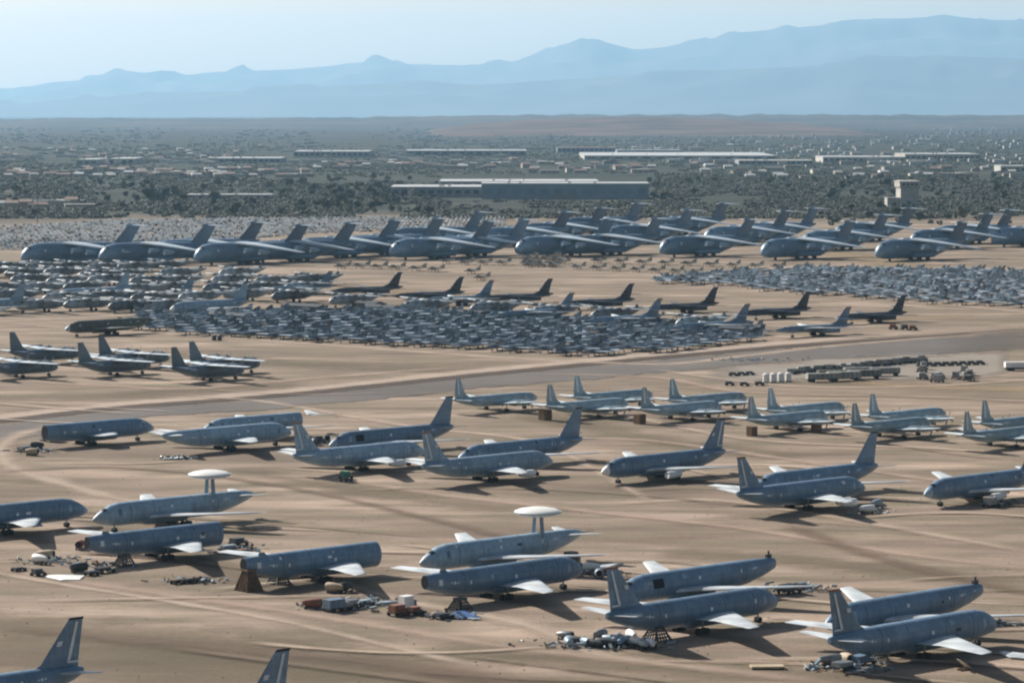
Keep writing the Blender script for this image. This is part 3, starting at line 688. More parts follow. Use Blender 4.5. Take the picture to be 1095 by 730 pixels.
def ribbon_mat(name, c1, c2, edge=.35, dens=1.0, nscale=.05, solid=False):
    m = bpy.data.materials.new(name); m.use_nodes = True; nt = m.node_tree; L = nt.links
    b = nt.nodes['Principled BSDF']; b.inputs['Roughness'].default_value = .9; b.inputs['Specular IOR Level'].default_value = .15
    geo = nd(nt,'ShaderNodeNewGeometry')
    n1 = nd(nt,'ShaderNodeTexNoise'); n1.inputs['Scale'].default_value = nscale; n1.inputs['Detail'].default_value = 8; n1.inputs['Roughness'].default_value = .65
    L.new(geo.outputs['Position'], n1.inputs['Vector'])
    r = nd(nt,'ShaderNodeValToRGB'); r.color_ramp.elements[0].position = .35; r.color_ramp.elements[1].position = .65
    r.color_ramp.elements[0].color = (*c1,1); r.color_ramp.elements[1].color = (*c2,1)
    L.new(n1.outputs['Fac'], r.inputs['Fac']); L.new(r.outputs['Color'], b.inputs['Base Color'])
    if not solid:
        uv = nd(nt,'ShaderNodeUVMap'); sp_ = nd(nt,'ShaderNodeSeparateXYZ'); L.new(uv.outputs['UV'], sp_.inputs[0])
        # distance from the edge 0..1
        a = nd(nt,'ShaderNodeMath', operation='SUBTRACT'); L.new(sp_.outputs['Y'], a.inputs[0]); a.inputs[1].default_value = .5
        ab = nd(nt,'ShaderNodeMath', operation='ABSOLUTE'); L.new(a.outputs[0], ab.inputs[0])
        m2 = nd(nt,'ShaderNodeMath', operation='MULTIPLY_ADD'); L.new(ab.outputs[0], m2.inputs[0]); m2.inputs[1].default_value = -2; m2.inputs[2].default_value = 1
        n2 = nd(nt,'ShaderNodeTexNoise'); n2.inputs['Scale'].default_value = .06; n2.inputs['Detail'].default_value = 8; n2.inputs['Roughness'].default_value = .7
        L.new(geo.outputs['Position'], n2.inputs['Vector'])
        m3 = nd(nt,'ShaderNodeMath', operation='SUBTRACT'); L.new(n2.outputs['Fac'], m3.inputs[0]); m3.inputs[1].default_value = .5
        m4 = nd(nt,'ShaderNodeMath', operation='MULTIPLY_ADD'); L.new(m3.outputs[0], m4.inputs[0]); m4.inputs[1].default_value = 1.5; L.new(m2.outputs[0], m4.inputs[2])
        mr = nd(nt,'ShaderNodeMapRange', interpolation_type='SMOOTHSTEP'); mr.inputs['From Min'].default_value = .12; mr.inputs['From Max'].default_value = .12+edge; mr.inputs['To Max'].default_value = dens
        L.new(m4.outputs[0], mr.inputs['Value'])
        e1 = nd(nt,'ShaderNodeMath', operation='SUBTRACT'); L.new(sp_.outputs['X'], e1.inputs[0]); e1.inputs[1].default_value = .5
        e2 = nd(nt,'ShaderNodeMath', operation='ABSOLUTE'); L.new(e1.outputs[0], e2.inputs[0])
        e3 = nd(nt,'ShaderNodeMath', operation='MULTIPLY_ADD', use_clamp=True); L.new(e2.outputs[0], e3.inputs[0]); e3.inputs[1].default_value = -8; e3.inputs[2].default_value = 4.0
        e4 = nd(nt,'ShaderNodeMath', operation='MULTIPLY'); L.new(mr.outputs['Result'], e4.inputs[0]); L.new(e3.outputs[0], e4.inputs[1]); L.new(e4.outputs[0], b.inputs['Alpha'])
    return m
def smooth_line(pts, n=8):
    out = []
    P = [pts[0]]+list(pts)+[pts[-1]]
    for i in range(1, len(P)-2):
        for k in range(n):
            t = k/n; p0, p1, p2, p3 = P[i-1], P[i], P[i+1], P[i+2]
            out.append(tuple(.5*((2*p1[j])+(-p0[j]+p2[j])*t+(2*p0[j]-5*p1[j]+4*p2[j]-p3[j])*t*t+(-p0[j]+3*p1[j]-3*p2[j]+p3[j])*t**3) for j in range(2)))
    out.append(tuple(pts[-1])); return out
LAYER = [1]
def ribbon(name, px_pts, width, mat, label=None, kind='structure', lower=None, z=None):
    if z is None: z = .012 + .006*LAYER[0]; LAYER[0] += 1
    if lower is None:
        w = [at(*p) for p in smooth_line(px_pts)]
        A, B = [], []
        for i, p in enumerate(w):
            d = (w[min(i+1,len(w)-1)]-w[max(i-1,0)]); d.z = 0; d.normalize(); nrm = Vector((-d.y,d.x,0))
            A.append(p+nrm*width/2); B.append(p-nrm*width/2)
    else:
        A = [at(*p) for p in smooth_line(px_pts)]; B = [at(*p) for p in smooth_line(lower)]
    n = min(len(A), len(B)); na = 4
    vs, fs, uvs = [], [], []
    for i in range(n):
        for j in range(na+1):
            q = A[i].lerp(B[i], j/na); vs.append((q.x,q.y,z)); uvs.append((i/(n-1), j/na))
    for i in range(n-1):
        for j in range(na):
            k = i*(na+1)+j; fs.append((k,k+1,k+na+2,k+na+1))
    me = bpy.data.meshes.new(name); me.from_pydata(vs, [], fs); me.materials.append(mat)
    ul = me.uv_layers.new(name='UVMap')
    for lp in me.loops: ul.data[lp.index].uv = uvs[lp.vertex_index]
    o = bpy.data.objects.new(name, me); COL.objects.link(o); return tag(o, label, kind=kind)
weed_rnd = random.Random(5)
asph = ribbon_mat('worn_taxiway', (.105,.092,.083), (.15,.132,.118), .12, 1.0, .02)
pale = ribbon_mat('pale_track', (.41,.315,.24), (.52,.41,.32), 1.0, .75)
pink = ribbon_mat('pink_dirt', (.38,.275,.21), (.47,.35,.275), 1.0, .7)
drk = ribbon_mat('dark_edge', (.055,.038,.028), (.08,.055,.042), .15, .95)
ver = ribbon_mat('verge_dirt', (.39,.30,.235), (.47,.375,.30), .6, .85)
brn = ribbon_mat('brown_earth', (.15,.105,.075), (.20,.14,.10), 1.0, .6)
grs = ribbon_mat('dry_grass', (.15,.12,.08), (.215,.17,.115), 1.2, .75, .03)
ylw = ribbon_mat('yellow_grass', (.30,.225,.13), (.36,.26,.16), 1.0, .7, .02)
apr = ribbon_mat('apron', (.25,.215,.18), (.31,.265,.22), .4, .9, .02)
for pts_, w_, m_ in (([(-60,690),(150,705),(400,728),(600,760)],75,grs),([(-60,665),(120,676),(300,700),(420,722)],45,grs),([(-60,372),(100,378),(300,388),(480,394),(600,398)],60,grs),([(-60,425),(80,424),(200,418),(330,408)],40,grs),
    ([(880,345),(960,341),(1040,338)],26,ylw),([(330,305),(430,312),(560,318)],40,ylw),([(120,300),(200,296),(330,300)],40,ylw),([(820,262),(900,272),(1000,290)],60,ylw),([(560,440),(700,470),(860,490)],30,grs),
    ([(240,500),(420,530),(560,545)],28,grs),([(700,590),(860,600),(1100,625)],26,grs),([(40,535),(200,590),(330,640)],20,grs),([(860,400),(960,412),(1130,418)],30,ylw),([(460,690),(700,712),(1000,735)],30,grs)):
    ribbon('grass', pts_, w_, m_, 'broad patch of dry grass on the dirt')
ribbon('taxiway', [(-60,458),(0,451),(130,437),(300,424),(500,403),(700,384),(850,371),(1000,360),(1150,349)], 0, asph,
       'long grey taxiway sweeping from left to the upper right', lower=[(-60,492),(0,478),(130,450),(300,438),(500,418),(700,401),(850,388),(1000,381),(1150,372)])
ribbon('apron', [(760,390),(850,383),(950,377),(1040,374),(1080,374)], 0, apr, 'pale equipment yard beside the taxiway', lower=[(745,412),(850,412),(950,411),(1040,408),(1080,402)])
ribbon('verge', [(-60,449),(0,446),(130,432),(300,419),(500,398),(700,379),(780,372),(900,362),(1150,345)], 20, ver, 'pale dirt verge along the far side of the taxiway')
ribbon('verge', [(-60,452.5),(0,450.5),(130,436),(300,423),(500,402.3),(700,383),(850,370),(1000,359.5),(1150,348.5)], 11, drk, 'dark ditch line along the far edge of the taxiway')
ribbon('path', [(-40,341),(60,350),(150,356),(250,362),(400,373),(560,384),(650,388),(720,389),(800,380),(900,369),(1000,361),(1150,348)], 13, pale, 'pale dirt road in front of the fighter block')
ribbon('path', [(-20,345),(120,338),(180,333)], 14, pale, 'pale dirt road at the left corner of the block')
ribbon('path', [(-20,405),(120,413),(200,416),(330,405),(500,392)], 12, pink, 'faint pink dirt track below the propeller transports')
ribbon('path', [(70,452),(30,462),(5,474),(2,488),(18,502),(70,518),(130,534),(220,552),(360,570)], 12, pale, 'curved pale vehicle track at the left')
ribbon('path', [(-40,598),(40,615),(150,632),(280,650),(420,672),(560,694),(760,715),(950,738)], 11, pink, 'broad pinkish vehicle track across the foreground')
ribbon('path', [(-40,606),(60,624),(160,640),(300,664),(420,692),(520,715)], 6, pale, 'narrow pale vehicle track in the foreground')
ribbon('path', [(160,425),(270,428),(400,450),(470,460)], 8, pale, 'pale track crossing below the taxiway')
ribbon('path', [(330,508),(480,530),(640,548),(800,566),(950,590),(1120,612)], 10, pink, 'pinkish track across the middle')
ribbon('path', [(640,540),(760,535),(860,548),(960,565),(1120,594)], 9, pale, 'pale track across the right middle')
ribbon('path', [(580,470),(700,472),(900,500),(1120,530)], 8, pink, 'faint pink track behind the middle jets')
ribbon('path', [(380,455),(560,470),(640,505),(700,540)], 7, pale, 'faint pale track between middle jets')
ribbon('path', [(-30,508),(120,500),(300,520),(480,560),(640,600)], 8, brn, 'darker brown earth strip')
ribbon('path', [(300,600),(420,640),(560,668),(640,700),(800,720)], 10, pale, 'pale dirt strip between front jets')
ribbon('path', [(840,560),(950,600),(1120,640)], 10, brn, 'brown earth strip at the right')
ribbon('path', [(560,400),(700,404),(800,420),(1000,425),(1130,432)], 9, pink, 'pink dirt strip behind the patrol planes')
ribbon('path', [(700,395),(760,404),(860,414),(1000,413),(1130,404)], 7, pale, 'pale edge of the equipment yard')
ribbon('path', [(460,425),(640,440),(800,470),(1000,480),(1130,488)], 8, pale, 'pale dirt strip in front of the patrol planes')
ribbon('path', [(0,670),(200,690),(420,712),(620,745)], 14, brn, 'brown earth strip at the bottom')
ribbon('path', [(320,300),(540,305),(780,300)], 10, pale, 'pale dirt road between jet rows')
ribbon('path', [(560,294),(700,297),(800,299),(900,305)], 10, pale, 'pale dirt road below the small jets')
ribbon('path', [(880,318),(980,324),(1095,334),(1150,338)], 12, pale, 'pale dirt strip in front of the right block')
ribbon('path', [(380,265),(600,268),(820,276),(1120,282)], 14, pale, 'pale strip below the giant transports')

rt = random.Random(11)
for k in range(46):
    x0, y0 = rt.uniform(-60,1000), rt.uniform(400,725); sl = rt.uniform(-.02,.13); L_ = rt.uniform(160,420)*(.5+(y0-300)/500); cv = rt.uniform(-14,14)
    pts_ = [(x0+L_*t, y0+L_*t*sl+cv*math.sin(t*3.1)*(y0-250)/450) for t in (0,.25,.5,.75,1)]
    ribbon('tyre_track', pts_, rt.uniform(1.6,5.5), rt.choice((pale,pink,brn,pale,grs)), 'faint tyre track worn in the dirt')
# ------------------------------------------------------------------ yard clutter
def crate(name, px, py, sx, sy, sz, mat, label, cat, rz=None, feet=True, group=None):
    r = empty(name, at(px, py), HD if rz is None else rz, label, cat, group)
    MB().box(-sx/2,sx/2,-sy/2,sy/2,.18,sz).build('box', mat, r, smooth=False)
    m = MB()
    for x in (-sx*.35,0,sx*.35): m.box(x-.12,x+.12,-sy/2-.03,sy/2+.03,0,.18)
    for z in (sz*.33,sz*.7):
        m.box(-sx/2-.04,sx/2+.04,-sy/2-.05,-sy/2,z-.06,z+.06); m.box(sx/2,sx/2+.05,-sy/2,sy/2,z-.06,z+.06)
    m.build('skid', WOOD if mat is WOOD else DARKSTEEL, r, smooth=False)
    return r
crate('tail_stand',583,449,2.8,2.6,3.0,WOOD,'brown wooden box standing between the first two patrol planes','stand')
crate('tail_stand',684,453,2.6,2.4,2.7,WOOD,'dark brown wooden box left of the middle patrol pair','stand')
crate('tail_stand',804,466,2.2,2.0,2.6,WOOD,'brown wooden stand under a patrol plane tail','stand')
crate('tail_stand',873,462,2.2,2.0,2.6,WOOD,'brown wooden stand under a patrol plane nose','stand')
def trestle(px, py, h, mat, label, w=3.4):
    r = empty('trestle', at(px, py), HD, label, 'trestle')
    for s in (-1,1):
        m = MB()
        for t in (-1,1): m.tube((s*w*.5,t*w*.5,0),(s*w*.22,t*w*.2,h),.2,.16,6)
        m.build('leg_frame', mat, r, smooth=False)
    MB().box(-w*.3,w*.3,-w*.28,w*.28,h,h+.3).build('cradle', mat, r, smooth=False)
    if mat is WOOD: MB().loft([[(x*w*f,y*w*f,z) for x, y in ((-1,-1),(1,-1),(1,1),(-1,1))] for z, f in ((.05,.46),(h-.05,.2))]).build('plywood', mat, r, smooth=False)
    m = MB()
    for z, f in ((.25,.46),(.5,.38),(.75,.3)):
        for s in (-1,1): m.box(-w*f,w*f,s*w*f-.05,s*w*f+.05,h*z-.12,h*z+.12)
    for k in range(5):
        q = -w*.4+k*w*.2
        m.tube((q,-w*.5,0.02),(q*.5,-w*.22,h),.13,.1,5); m.tube((-w*.5,q,0.02),(-w*.22,q*.5,h),.13,.1,5)
    m.build('boarding', mat, r, smooth=False)
trestle(266,631,3.6,WOOD,'brown timber trestle carrying the tail of the noseless jet',3.6)
trestle(298,624,1.9,DARKSTEEL,'low dark cradle under the rear belly of the noseless jet',3.2)
trestle(133,605,2.0,DARKSTEEL,'low dark cradle under the left noseless jet',3.2)
trestle(492,652,1.9,DARKSTEEL,'low dark cradle under the finless jet near the blue panel',3.2)
trestle(702,683,2.0,DARKSTEEL,'low dark cradle beside the heap of removed engines',3.4)
trestle(934,705,2.0,DARKSTEEL,'low dark cradle under the bottom right jet',3.4)

def loose_engine(px, py, rz, mat, label, L=3.6, r=.8, group=None):
    e = empty('loose_engine', at(px, py), rz, label, 'engine', group)
    m = MB(); nacelle(m, (0,0,r+.35), L, r, 14); m.build('casing', mat, e)
    MB().round_x([(-.02,r*.74),(.03,r*.74)], (L*.5,0,r+.35), 14).build('intake', BLACK, e)
    c = MB().box(-L*.4,L*.4,-.7,-.55,.15,.4).box(-L*.4,L*.4,.55,.7,.15,.4)
    for x in (-L*.32,L*.32): c.box(x-.1,x+.1,-.75,.75,.0,.15).box(x-.1,x+.1,-.65,-.5,.4,r).box(x-.1,x+.1,.5,.65,.4,r)
    c.build('cradle', DARKSTEEL, e, smooth=False)
    return e
eg = 'removed engines heaped beside the front jet'
en_rnd = random.Random(3)
wd = ['leftmost','second','third','fourth','fifth','sixth','seventh','eighth','ninth','tenth','eleventh','twelfth','thirteenth','fourteenth','fifteenth','rightmost']
for k in range(16):
    m = en_rnd.choice((WHITE,STEEL,LIGHTGREY,DARKSTEEL,MIDGREY,LIGHTGREY))
    nm = {'white_coating':'white wrapped','dull_metal':'bare metal','light_grey_paint':'pale grey','dark_metal':'dark','mid_grey_paint':'mid grey'}[m.name]
    loose_engine(604+k*6.0+en_rnd.uniform(-2,2), 688+en_rnd.uniform(-5,6), en_rnd.uniform(0,6.28), m, '%s removed engine, %s from the left in the heap by the striped jet' % (nm, wd[k]), en_rnd.uniform(2.3,3.4), en_rnd.uniform(.5,.75), eg)
for x, y, m, lb in ((43,603,WHITE,'white wrapped engine left of the pale wing panel'),(49,598,TANP,'cream engine casing in the junk at left'),(86,587,RUST,'reddish brown engine near the left noseless jet'),
                    (358,634,TANP,'tan engine casing behind the slate box'),(370,633,DARKSTEEL,'dark engine casing behind the slate box'),(334,651,RUST,'rusty engine end left of the slate box'),
                    (888,712,STEEL,'grey engine on the ground under the bottom right tail'),(905,710,TANP,'tan engine on the ground by the grey frames'),
                    (927,549,WHITE,'white engine lying below the nose of the striped fin jet'),(937,543,LIGHTGREY,'grey engine lying right of the striped fin jet'),
                    (640,618,LIGHTGREY,'pale engine lying by the finless nose in centre'),(632,612,WHITE,'white engine lying in front of the finless central nose'),
                    (84,612,DARKSTEEL,'dark engine core by the white wing panel'),(40,480,DARKSTEEL,'dark engine core in the small junk heap at far left'),(34,487,TANP,'tan engine shell in the small junk heap at far left'),
                    (336,476,DARKSTEEL,'dark engine behind the red fin jet'),(350,472,LIGHTGREY,'pale engine behind the red fin jet'),(612,462,DARKSTEEL,'dark engine near the plain fin at centre')):
    loose_engine(x, y, random.uniform(0,6.28), m, lb, 3.4, .8)

def panel(px, py, L, W, rz, mat, label, cat='panel', tilt=.0, z=.25, name='wing_panel'):
    e = empty(name, at(px, py), rz, label, cat)
    o = foil('skin', e, mat, (L/2,-W/2,z), L, (L*.1,W/2,z+tilt), L*.45, .07, roll_tip=False)
    m = MB().box(-L*.3,-L*.3+.2,-W*.4,W*.4,0,z).box(L*.1,L*.1+.2,-W*.4,W*.4,0,z); m.build('chock', WOOD, e, smooth=False)
    return e
panel(69,619,7.5,5.5,R(190),WHITE,'white wing panel lying flat on the dirt at lower left')
panel(498,660,4.5,3.8,R(20),BLUEP,'blue panel lying beside the finless jet in the centre',tilt=.6)
panel(506,662,3.0,2.2,R(200),LIGHTGREY,'small pale panel at the corner of the blue one')
panel(410,645,7.0,2.6,R(25),LIGHTGREY,'long pale metal panel right of the slate box')
panel(55,597,4.0,2.5,R(70),LIGHTGREY,'pale bent sheet in the junk behind the white panel')
panel(920,716,8,5,R(30),STEEL,'flat grey sheet below the bottom right jet')
panel(195,490,8,2.6,R(35),WHITE,'white strip panel below the finless mid grey jet')
panel(184,491,5,2.0,R(10),LIGHTGREY,'small pale strip left of the white strip panel')
panel(650,606,9,2.4,R(60),WINGGREY,'pale flap panel right of the finless central nose')
panel(1090,703,9,3.5,R(150),WINGGREY,'pale wing panel cut by the bottom right edge')
panel(1030,716,2.2,2.4,R(120),WHITE,'small upright white piece under the wing shadow', tilt=1.6)

def cart(px, py, L, W, H, mat, label, rz=None, cat='cart', group=None, name='equipment_cart'):
    e = empty(name, at(px, py), HD if rz is None else rz, label, cat, group)
    MB().box(-L/2,L/2,-W/2,W/2,.55,.75).build('deck', DARKSTEEL, e, smooth=False)
    b = MB().loft([[(x,y*W*.46*f,z) for y, z in ((-1,.75),(1,.75),(.92,H),(-.92,H))] for x, f in ((-L*.46,.94),(-L*.42,1),(L*.2,1),(L*.24,.9))]); b.build('housing', mat, e, smooth=False)
    MB().box(L*.28,L*.44,-W*.4,W*.4,.75,H*.7).build('control_box', STEEL, e, smooth=False)
    for x in (-L*.33,L*.33):
        for s in (-1,1): MB().tube((x,s*W*.5,.4),(x,s*(W*.5+.22),.4),.4,.4,12).build('wheel', RUBBER, e)
    MB().tube((L/2,0,.6),(L/2+1.4,0,.3),.06,.06,6).build('tow_bar', STEEL, e)
    return e
cart(360,653,5.0,2.4,2.2,DARKGREY,'slate blue box cart between the trestle jet and red machine')
cart(377,650,3.6,2.0,1.6,STEEL,'grey equipment cart right of the slate box cart')
cart(390,648,3.6,1.6,1.2,LIGHTGREY,'low pale cart beside the slate box cart')
cart(426,658,3.4,2.2,2.0,RUST,'red machine on wheels between the front fuselages')
cart(436,652,3.2,2.0,2.6,WHITE,'white topped machine behind the red one')
cart(444,657,2.6,1.8,1.5,RUST,'small red cart at the right end of the red machines')
cart(474,661,3.6,2.0,1.0,DARKSTEEL,'low dark cart left of the blue panel')
cart(370,512,2.6,2.0,1.9,GREENP,'green cart in the shadow before the red fin jet')
cart(370,515,2.2,1.6,1.0,DARKSTEEL,'small dark cart beside the green cart')
cart(903,716,4.4,2.4,1.4,STEEL,'grey wheeled frame cart under the bottom right jet')
cart(922,711,4.0,2.2,1.7,DARKGREY,'dark cart under the belly of the bottom right jet')
cart(112,612,4.0,1.8,1.1,DARKSTEEL,'dark low cart in front of the left noseless jet')
cart(98,615,2.4,1.6,1.0,STEEL,'small grey cart left of the dark low cart')
cart(41,616,2.4,1.8,1.5,DARKSTEEL,'small dark cart left of the white wing panel')
cart(20,611,2.6,1.4,.9,DARKSTEEL,'flat dark cart at the far left of the junk')
cart(255,583,3.6,2.2,1.6,DARKSTEEL,'dark cart under the left radar jet tail')
cart(246,589,4.2,1.6,1.3,LIGHTGREY,'pale cart right of the left noseless fuselage')
cart(260,592,3.2,1.8,1.0,WOOD,'brown cart right of the left noseless fuselage')
cart(612,606,3.0,2.4,3.0,DARKSTEEL,'tall dark cart under the tail of the central radar jet')
cart(844,634,4.5,2.2,1.7,DARKSTEEL,'dark cart beyond the nose of the striped jet')
cart(858,629,3.2,1.8,1.2,STEEL,'grey cart at the end of the far wing, right of centre')
cart(56,472,4.2,2.8,3.0,DARKSTEEL,'dark boxy cart at the cut end of the short fuselage')
cart(28,482,3.4,1.8,1.3,STEEL,'grey cart in the far left junk heap')
cart(340,474,3.8,2.2,2.0,DARKSTEEL,'dark cart behind the fin of the red topped jet')
cart(1060,542,3.4,2.4,2.2,STEEL,'grey engine cart under the wing at the right edge')
def scrap(px, py, w, d, n, seed, label, mats):
    r = random.Random(seed); c = at(px, py); m = MB()
    for _ in range(n):
        x, y = r.gauss(0,w*.28), r.gauss(0,d*.28); L_, W_, H_ = r.uniform(.3,1.9), r.uniform(.1,.7), r.uniform(.04,.45)
        ax = Vector((r.gauss(0,1),r.gauss(0,1),r.gauss(0,.35))).normalized(); q = ax.to_track_quat('X','Z').to_matrix(); o = Vector((x,y,r.uniform(.1,.9)*(1 if r.random()<.4 else .35)))
        if r.random() < .25: m.tube(o-ax*L_*.5, o+ax*L_*.5, W_*.35, n=7, mi=r.randrange(len(mats)))
        else: m.add([o+q@Vector((sx*L_/2, sy*W_/2*(1-.3*(sx>0)), sz*H_/2)) for sz in (-1,1) for sy in (-1,1) for sx in (-1,1)], [(0,2,3,1),(4,5,7,6),(0,1,5,4),(2,6,7,3),(0,4,6,2),(1,3,7,5)], r.randrange(len(mats)))
    tag(m.build('scrap_heap', mats, smooth=False, loc=c), label, 'scrap', kind='stuff')
SM = [LIGHTGREY, STEEL, DARKSTEEL, MIDGREY, WOOD, EQUIP]
for k, (x, y, w_, d_, n_, lb) in enumerate(((52,600,11,9,60,'heap of torn metal by the white wing panel'),(100,605,9,6,45,'scrap fragments below the left noseless jet'),(374,648,14,7,90,'scrap around the slate box cart'),(398,643,10,6,50,'pale sheet scrap right of the slate box'),
    (434,655,6,5,35,'red and pale scrap by the red machines'),(486,660,8,5,40,'dark scrap left of the blue panel'),(648,690,20,9,150,'scrap mixed among the removed engines'),(905,714,12,8,80,'scrap under the bottom right jet'),
    (636,614,10,7,60,'engine scraps in front of the finless central nose'),(850,630,14,7,80,'scrap beyond the nose of the striped jet'),(255,588,10,7,60,'scrap under the left radar jet'),(38,483,12,8,55,'small scrap heap at far left'),
    (55,470,6,5,30,'scrap at the cut end of the short fuselage'),(930,547,9,7,50,'engine scrap below the striped fin jet nose'),(345,473,12,8,50,'scrap behind the red topped fin'),(205,622,11,4,40,'thin line of debris before the radar jet'),
    (1070,540,8,6,40,'scrap below the wing at the right edge'),(190,490,9,6,30,'pale scrap below the finless jet'),(1068,668,8,6,45,'scrap by the nose of the bottom right jet'),(805,385,30,9,60,'low scrap left of the yard'))):
    scrap(x, y, w_, d_, n_, 40+k, lb, SM if k != 4 else [RUST, WHITE, DARKSTEEL])
# flat pallet at the bottom right
p = empty('pallet', at(820,715), R(5), 'low tan pallet of planks alone on the dirt at the bottom right', 'pallet')
MB().box(-2.6,2.6,-1.1,1.1,.35,.6).build('deck', TANP, p, smooth=False)
for x in (-2.5,-.15,2.2): MB().box(x,x+.3,-1.1,1.1,0,.35).build('runner', DARKSTEEL, p, smooth=False)
for k, (x, y) in enumerate(((190,624),(203,623),(214,621))):
    cart(x, y, 2.6, 1.2, .9, (WOOD,DARKSTEEL,RUST)[k], ('brown','black','rusty red')[k]+' low cart in the small debris line before the radar jet')
# equipment yard by the taxiway
for k in range(4):
    e = empty('white_tank', at(819+k*8.0,409-k*.4), 0, 'white upright tank, %s of four in the equipment yard' % ('leftmost','second','third','rightmost')[k], 'tank', 'four white tanks in the yard')
    MB().round_z([(.3,1.0),(2.7,1.0),(3.0,.6),(3.05,.1)], (0,0,0), 16).build('shell', WHITE, e)
    MB().box(-.9,.9,-.9,.9,0,.3).build('base', DARKSTEEL, e, smooth=False)
def trailer(px, py, L, H, mat, label, rz=R(18)):
    e = empty('long_trailer', at(px, py), rz, label, 'trailer')
    MB().box(-L/2,L/2,-1.25,1.25,1.0,H).build('body', mat, e, smooth=False)
    m = MB()
    for k in range(int(L/1.5)): m.box(-L/2+.5+k*1.5,-L/2+.65+k*1.5,-1.32,-1.25,1.0,H)
    m.build('ribs', DARKSTEEL, e, smooth=False)
    MB().box(-L/2,L/2,-.5,.5,.7,1.0).build('chassis', DARKSTEEL, e, smooth=False)
    for x in (-L*.4,-L*.32,L*.38):
        for s in (-1,1): MB().tube((x,s*.9,.5),(x,s*1.2,.5),.5,.5,12).build('wheel', RUBBER, e)
yard = [(880,408,11,2.8,EQUIP),(902,407,11,3.0,EQUIP),(924,405,11,3.0,EQUIP),(946,402,10,2.8,STEEL),(893,404,12,2.6,OLIVE),(918,401,10,2.6,EQUIP)]
for k, (x, y, L, H, m) in enumerate(yard):
    trailer(x, y, L, H, m, 'long grey ribbed trailer, %s in the line right of the white tanks' % (['leftmost front','second front','third front','rightmost front','left rear','right rear'][k]), R(14))
for k in range(26):
    x = 846+k*5.6; y = 400-k*.52+random.uniform(-.4,.4)
    cart(x, y, random.uniform(2.8,4.5), 1.9, random.uniform(1.5,2.4), random.choice((STEEL,EQUIP,EQUIP,OLIVE)), 'low grey ground power cart in the long line along the taxiway', R(14), group='carts lined up along the taxiway')
for k in range(11):
    x = 1000+random.uniform(-18,38); y = 403+random.uniform(-11,6)-(x-1000)*.05
    cart(x, y, random.uniform(3,5.5), 2.2, random.uniform(1.8,2.8), random.choice((EQUIP,STEEL,OLIVE)), 'grey service vehicle in the cluster right of the trailers', random.uniform(0,3), cat='service cart', group='service vehicles clustered right of the trailers')
for k in range(8):
    cart(985+k*9, 392-k*.3, 3.2, 1.8, 1.5, DARKSTEEL, 'small dark cart in the thin far line at the right', R(8), group='thin far line of carts at the right')
for k in range(6):
    cart((784,793,802,780,796,812)[k], (402,401.5,401,412,412.5,412)[k], 3.0, 1.8, 1.3, DARKSTEEL, 'small dark cart in the pair of short lines left of the white tanks', R(8), group='short lines of carts left of the white tanks')
# white flatbed at the right
e = empty('white_truck', at(1090,396), R(5), 'white topped truck cut by the right edge beside the yard', 'truck')
MB().box(-5,5,-1.3,1.3,1.1,2.9).build('body', WHITE, e, smooth=False); MB().box(-5,5,-1.1,1.1,.4,1.1).build('chassis', DARKSTEEL, e, smooth=False)
MB().box(5.05,7,-1.2,1.2,.7,2.6).build('cab', CONC, e, smooth=False)
for x in (-3.6,-2.4,5.8):
    for s in (-1,1): MB().tube((x,s*1.0,.5),(x,s*1.3,.5),.5,.5,12).build('wheel', RUBBER, e)
for k, x in enumerate((229,235)):
    e = empty('dark_drum', at(x,364), 0, '%s of two dark drums on the verge before the fighter block' % ('left','right')[k], 'drum')
    MB().round_z([(0,.9),(1.9,.85),(2.1,.6)], (0,0,0), 14).build('shell', DARKSTEEL, e); MB().round_z([(1.0,.93),(1.15,.93)], (0,0,0), 14).build('band', RUST, e)
for k, (x, y) in enumerate(((955,352),(968,352.5),(976,353))):
    cart(x, y, 3.6, 2.2, 2.0, (RUST,DARKSTEEL,RUST)[k], ('rusty red','dark','brown red')[k]+' cart near the rightmost dark bomber', R(10))
for k, (x, y, L) in enumerate(((325,333,22),(408,334,18),(500,340,18),(700,349,18),(790,358,16),(395,330,12),(245,343,22))):
    e = empty('low_shed', at(x, y), HD-math.pi/2+R(8), 'low dark storage shed, %s among the fighters' % wd[k], 'shed')
    MB().box(-L/2,L/2,-3,3,0,2.6).build('wall', OLIVE, e, smooth=False)
    MB().loft([[(x_,-3.3,2.6),(x_,3.3,2.6),(x_,0,3.5)] for x_ in (-L/2-.3,L/2+.3)]).build('roof', DARKSTEEL, e, smooth=False)

W = MB(); wr_ = random.Random(5)
for k in range(1700):
    px, py = wr_.uniform(-15,1110), 385+355*wr_.random()
    if noise.noise(Vector((px*.012, py*.03, 9))) < -.05 and wr_.random() < .8: continue
    p = at(px, py); h = wr_.uniform(.05,.16)
    for q in range(3):
        a = wr_.uniform(0,6.28); c_, s_ = math.cos(a)*h, math.sin(a)*h
        W.add([(p.x-c_,p.y-s_,0),(p.x+c_,p.y+s_,0),(p.x+c_*.7,p.y+s_*.7,h),(p.x-c_*.7,p.y-s_*.7,h*.8)], [(0,1,2,3)], k % 2)
tag(W.build('dry_weeds', [paint('weed_brown',(.20,.145,.085),.9,.3,.3), paint('weed_olive',(.17,.14,.08),.9,.3,.3)], smooth=False), 'sparse tufts of dry weeds scattered over the dirt', 'weeds', kind='stuff')

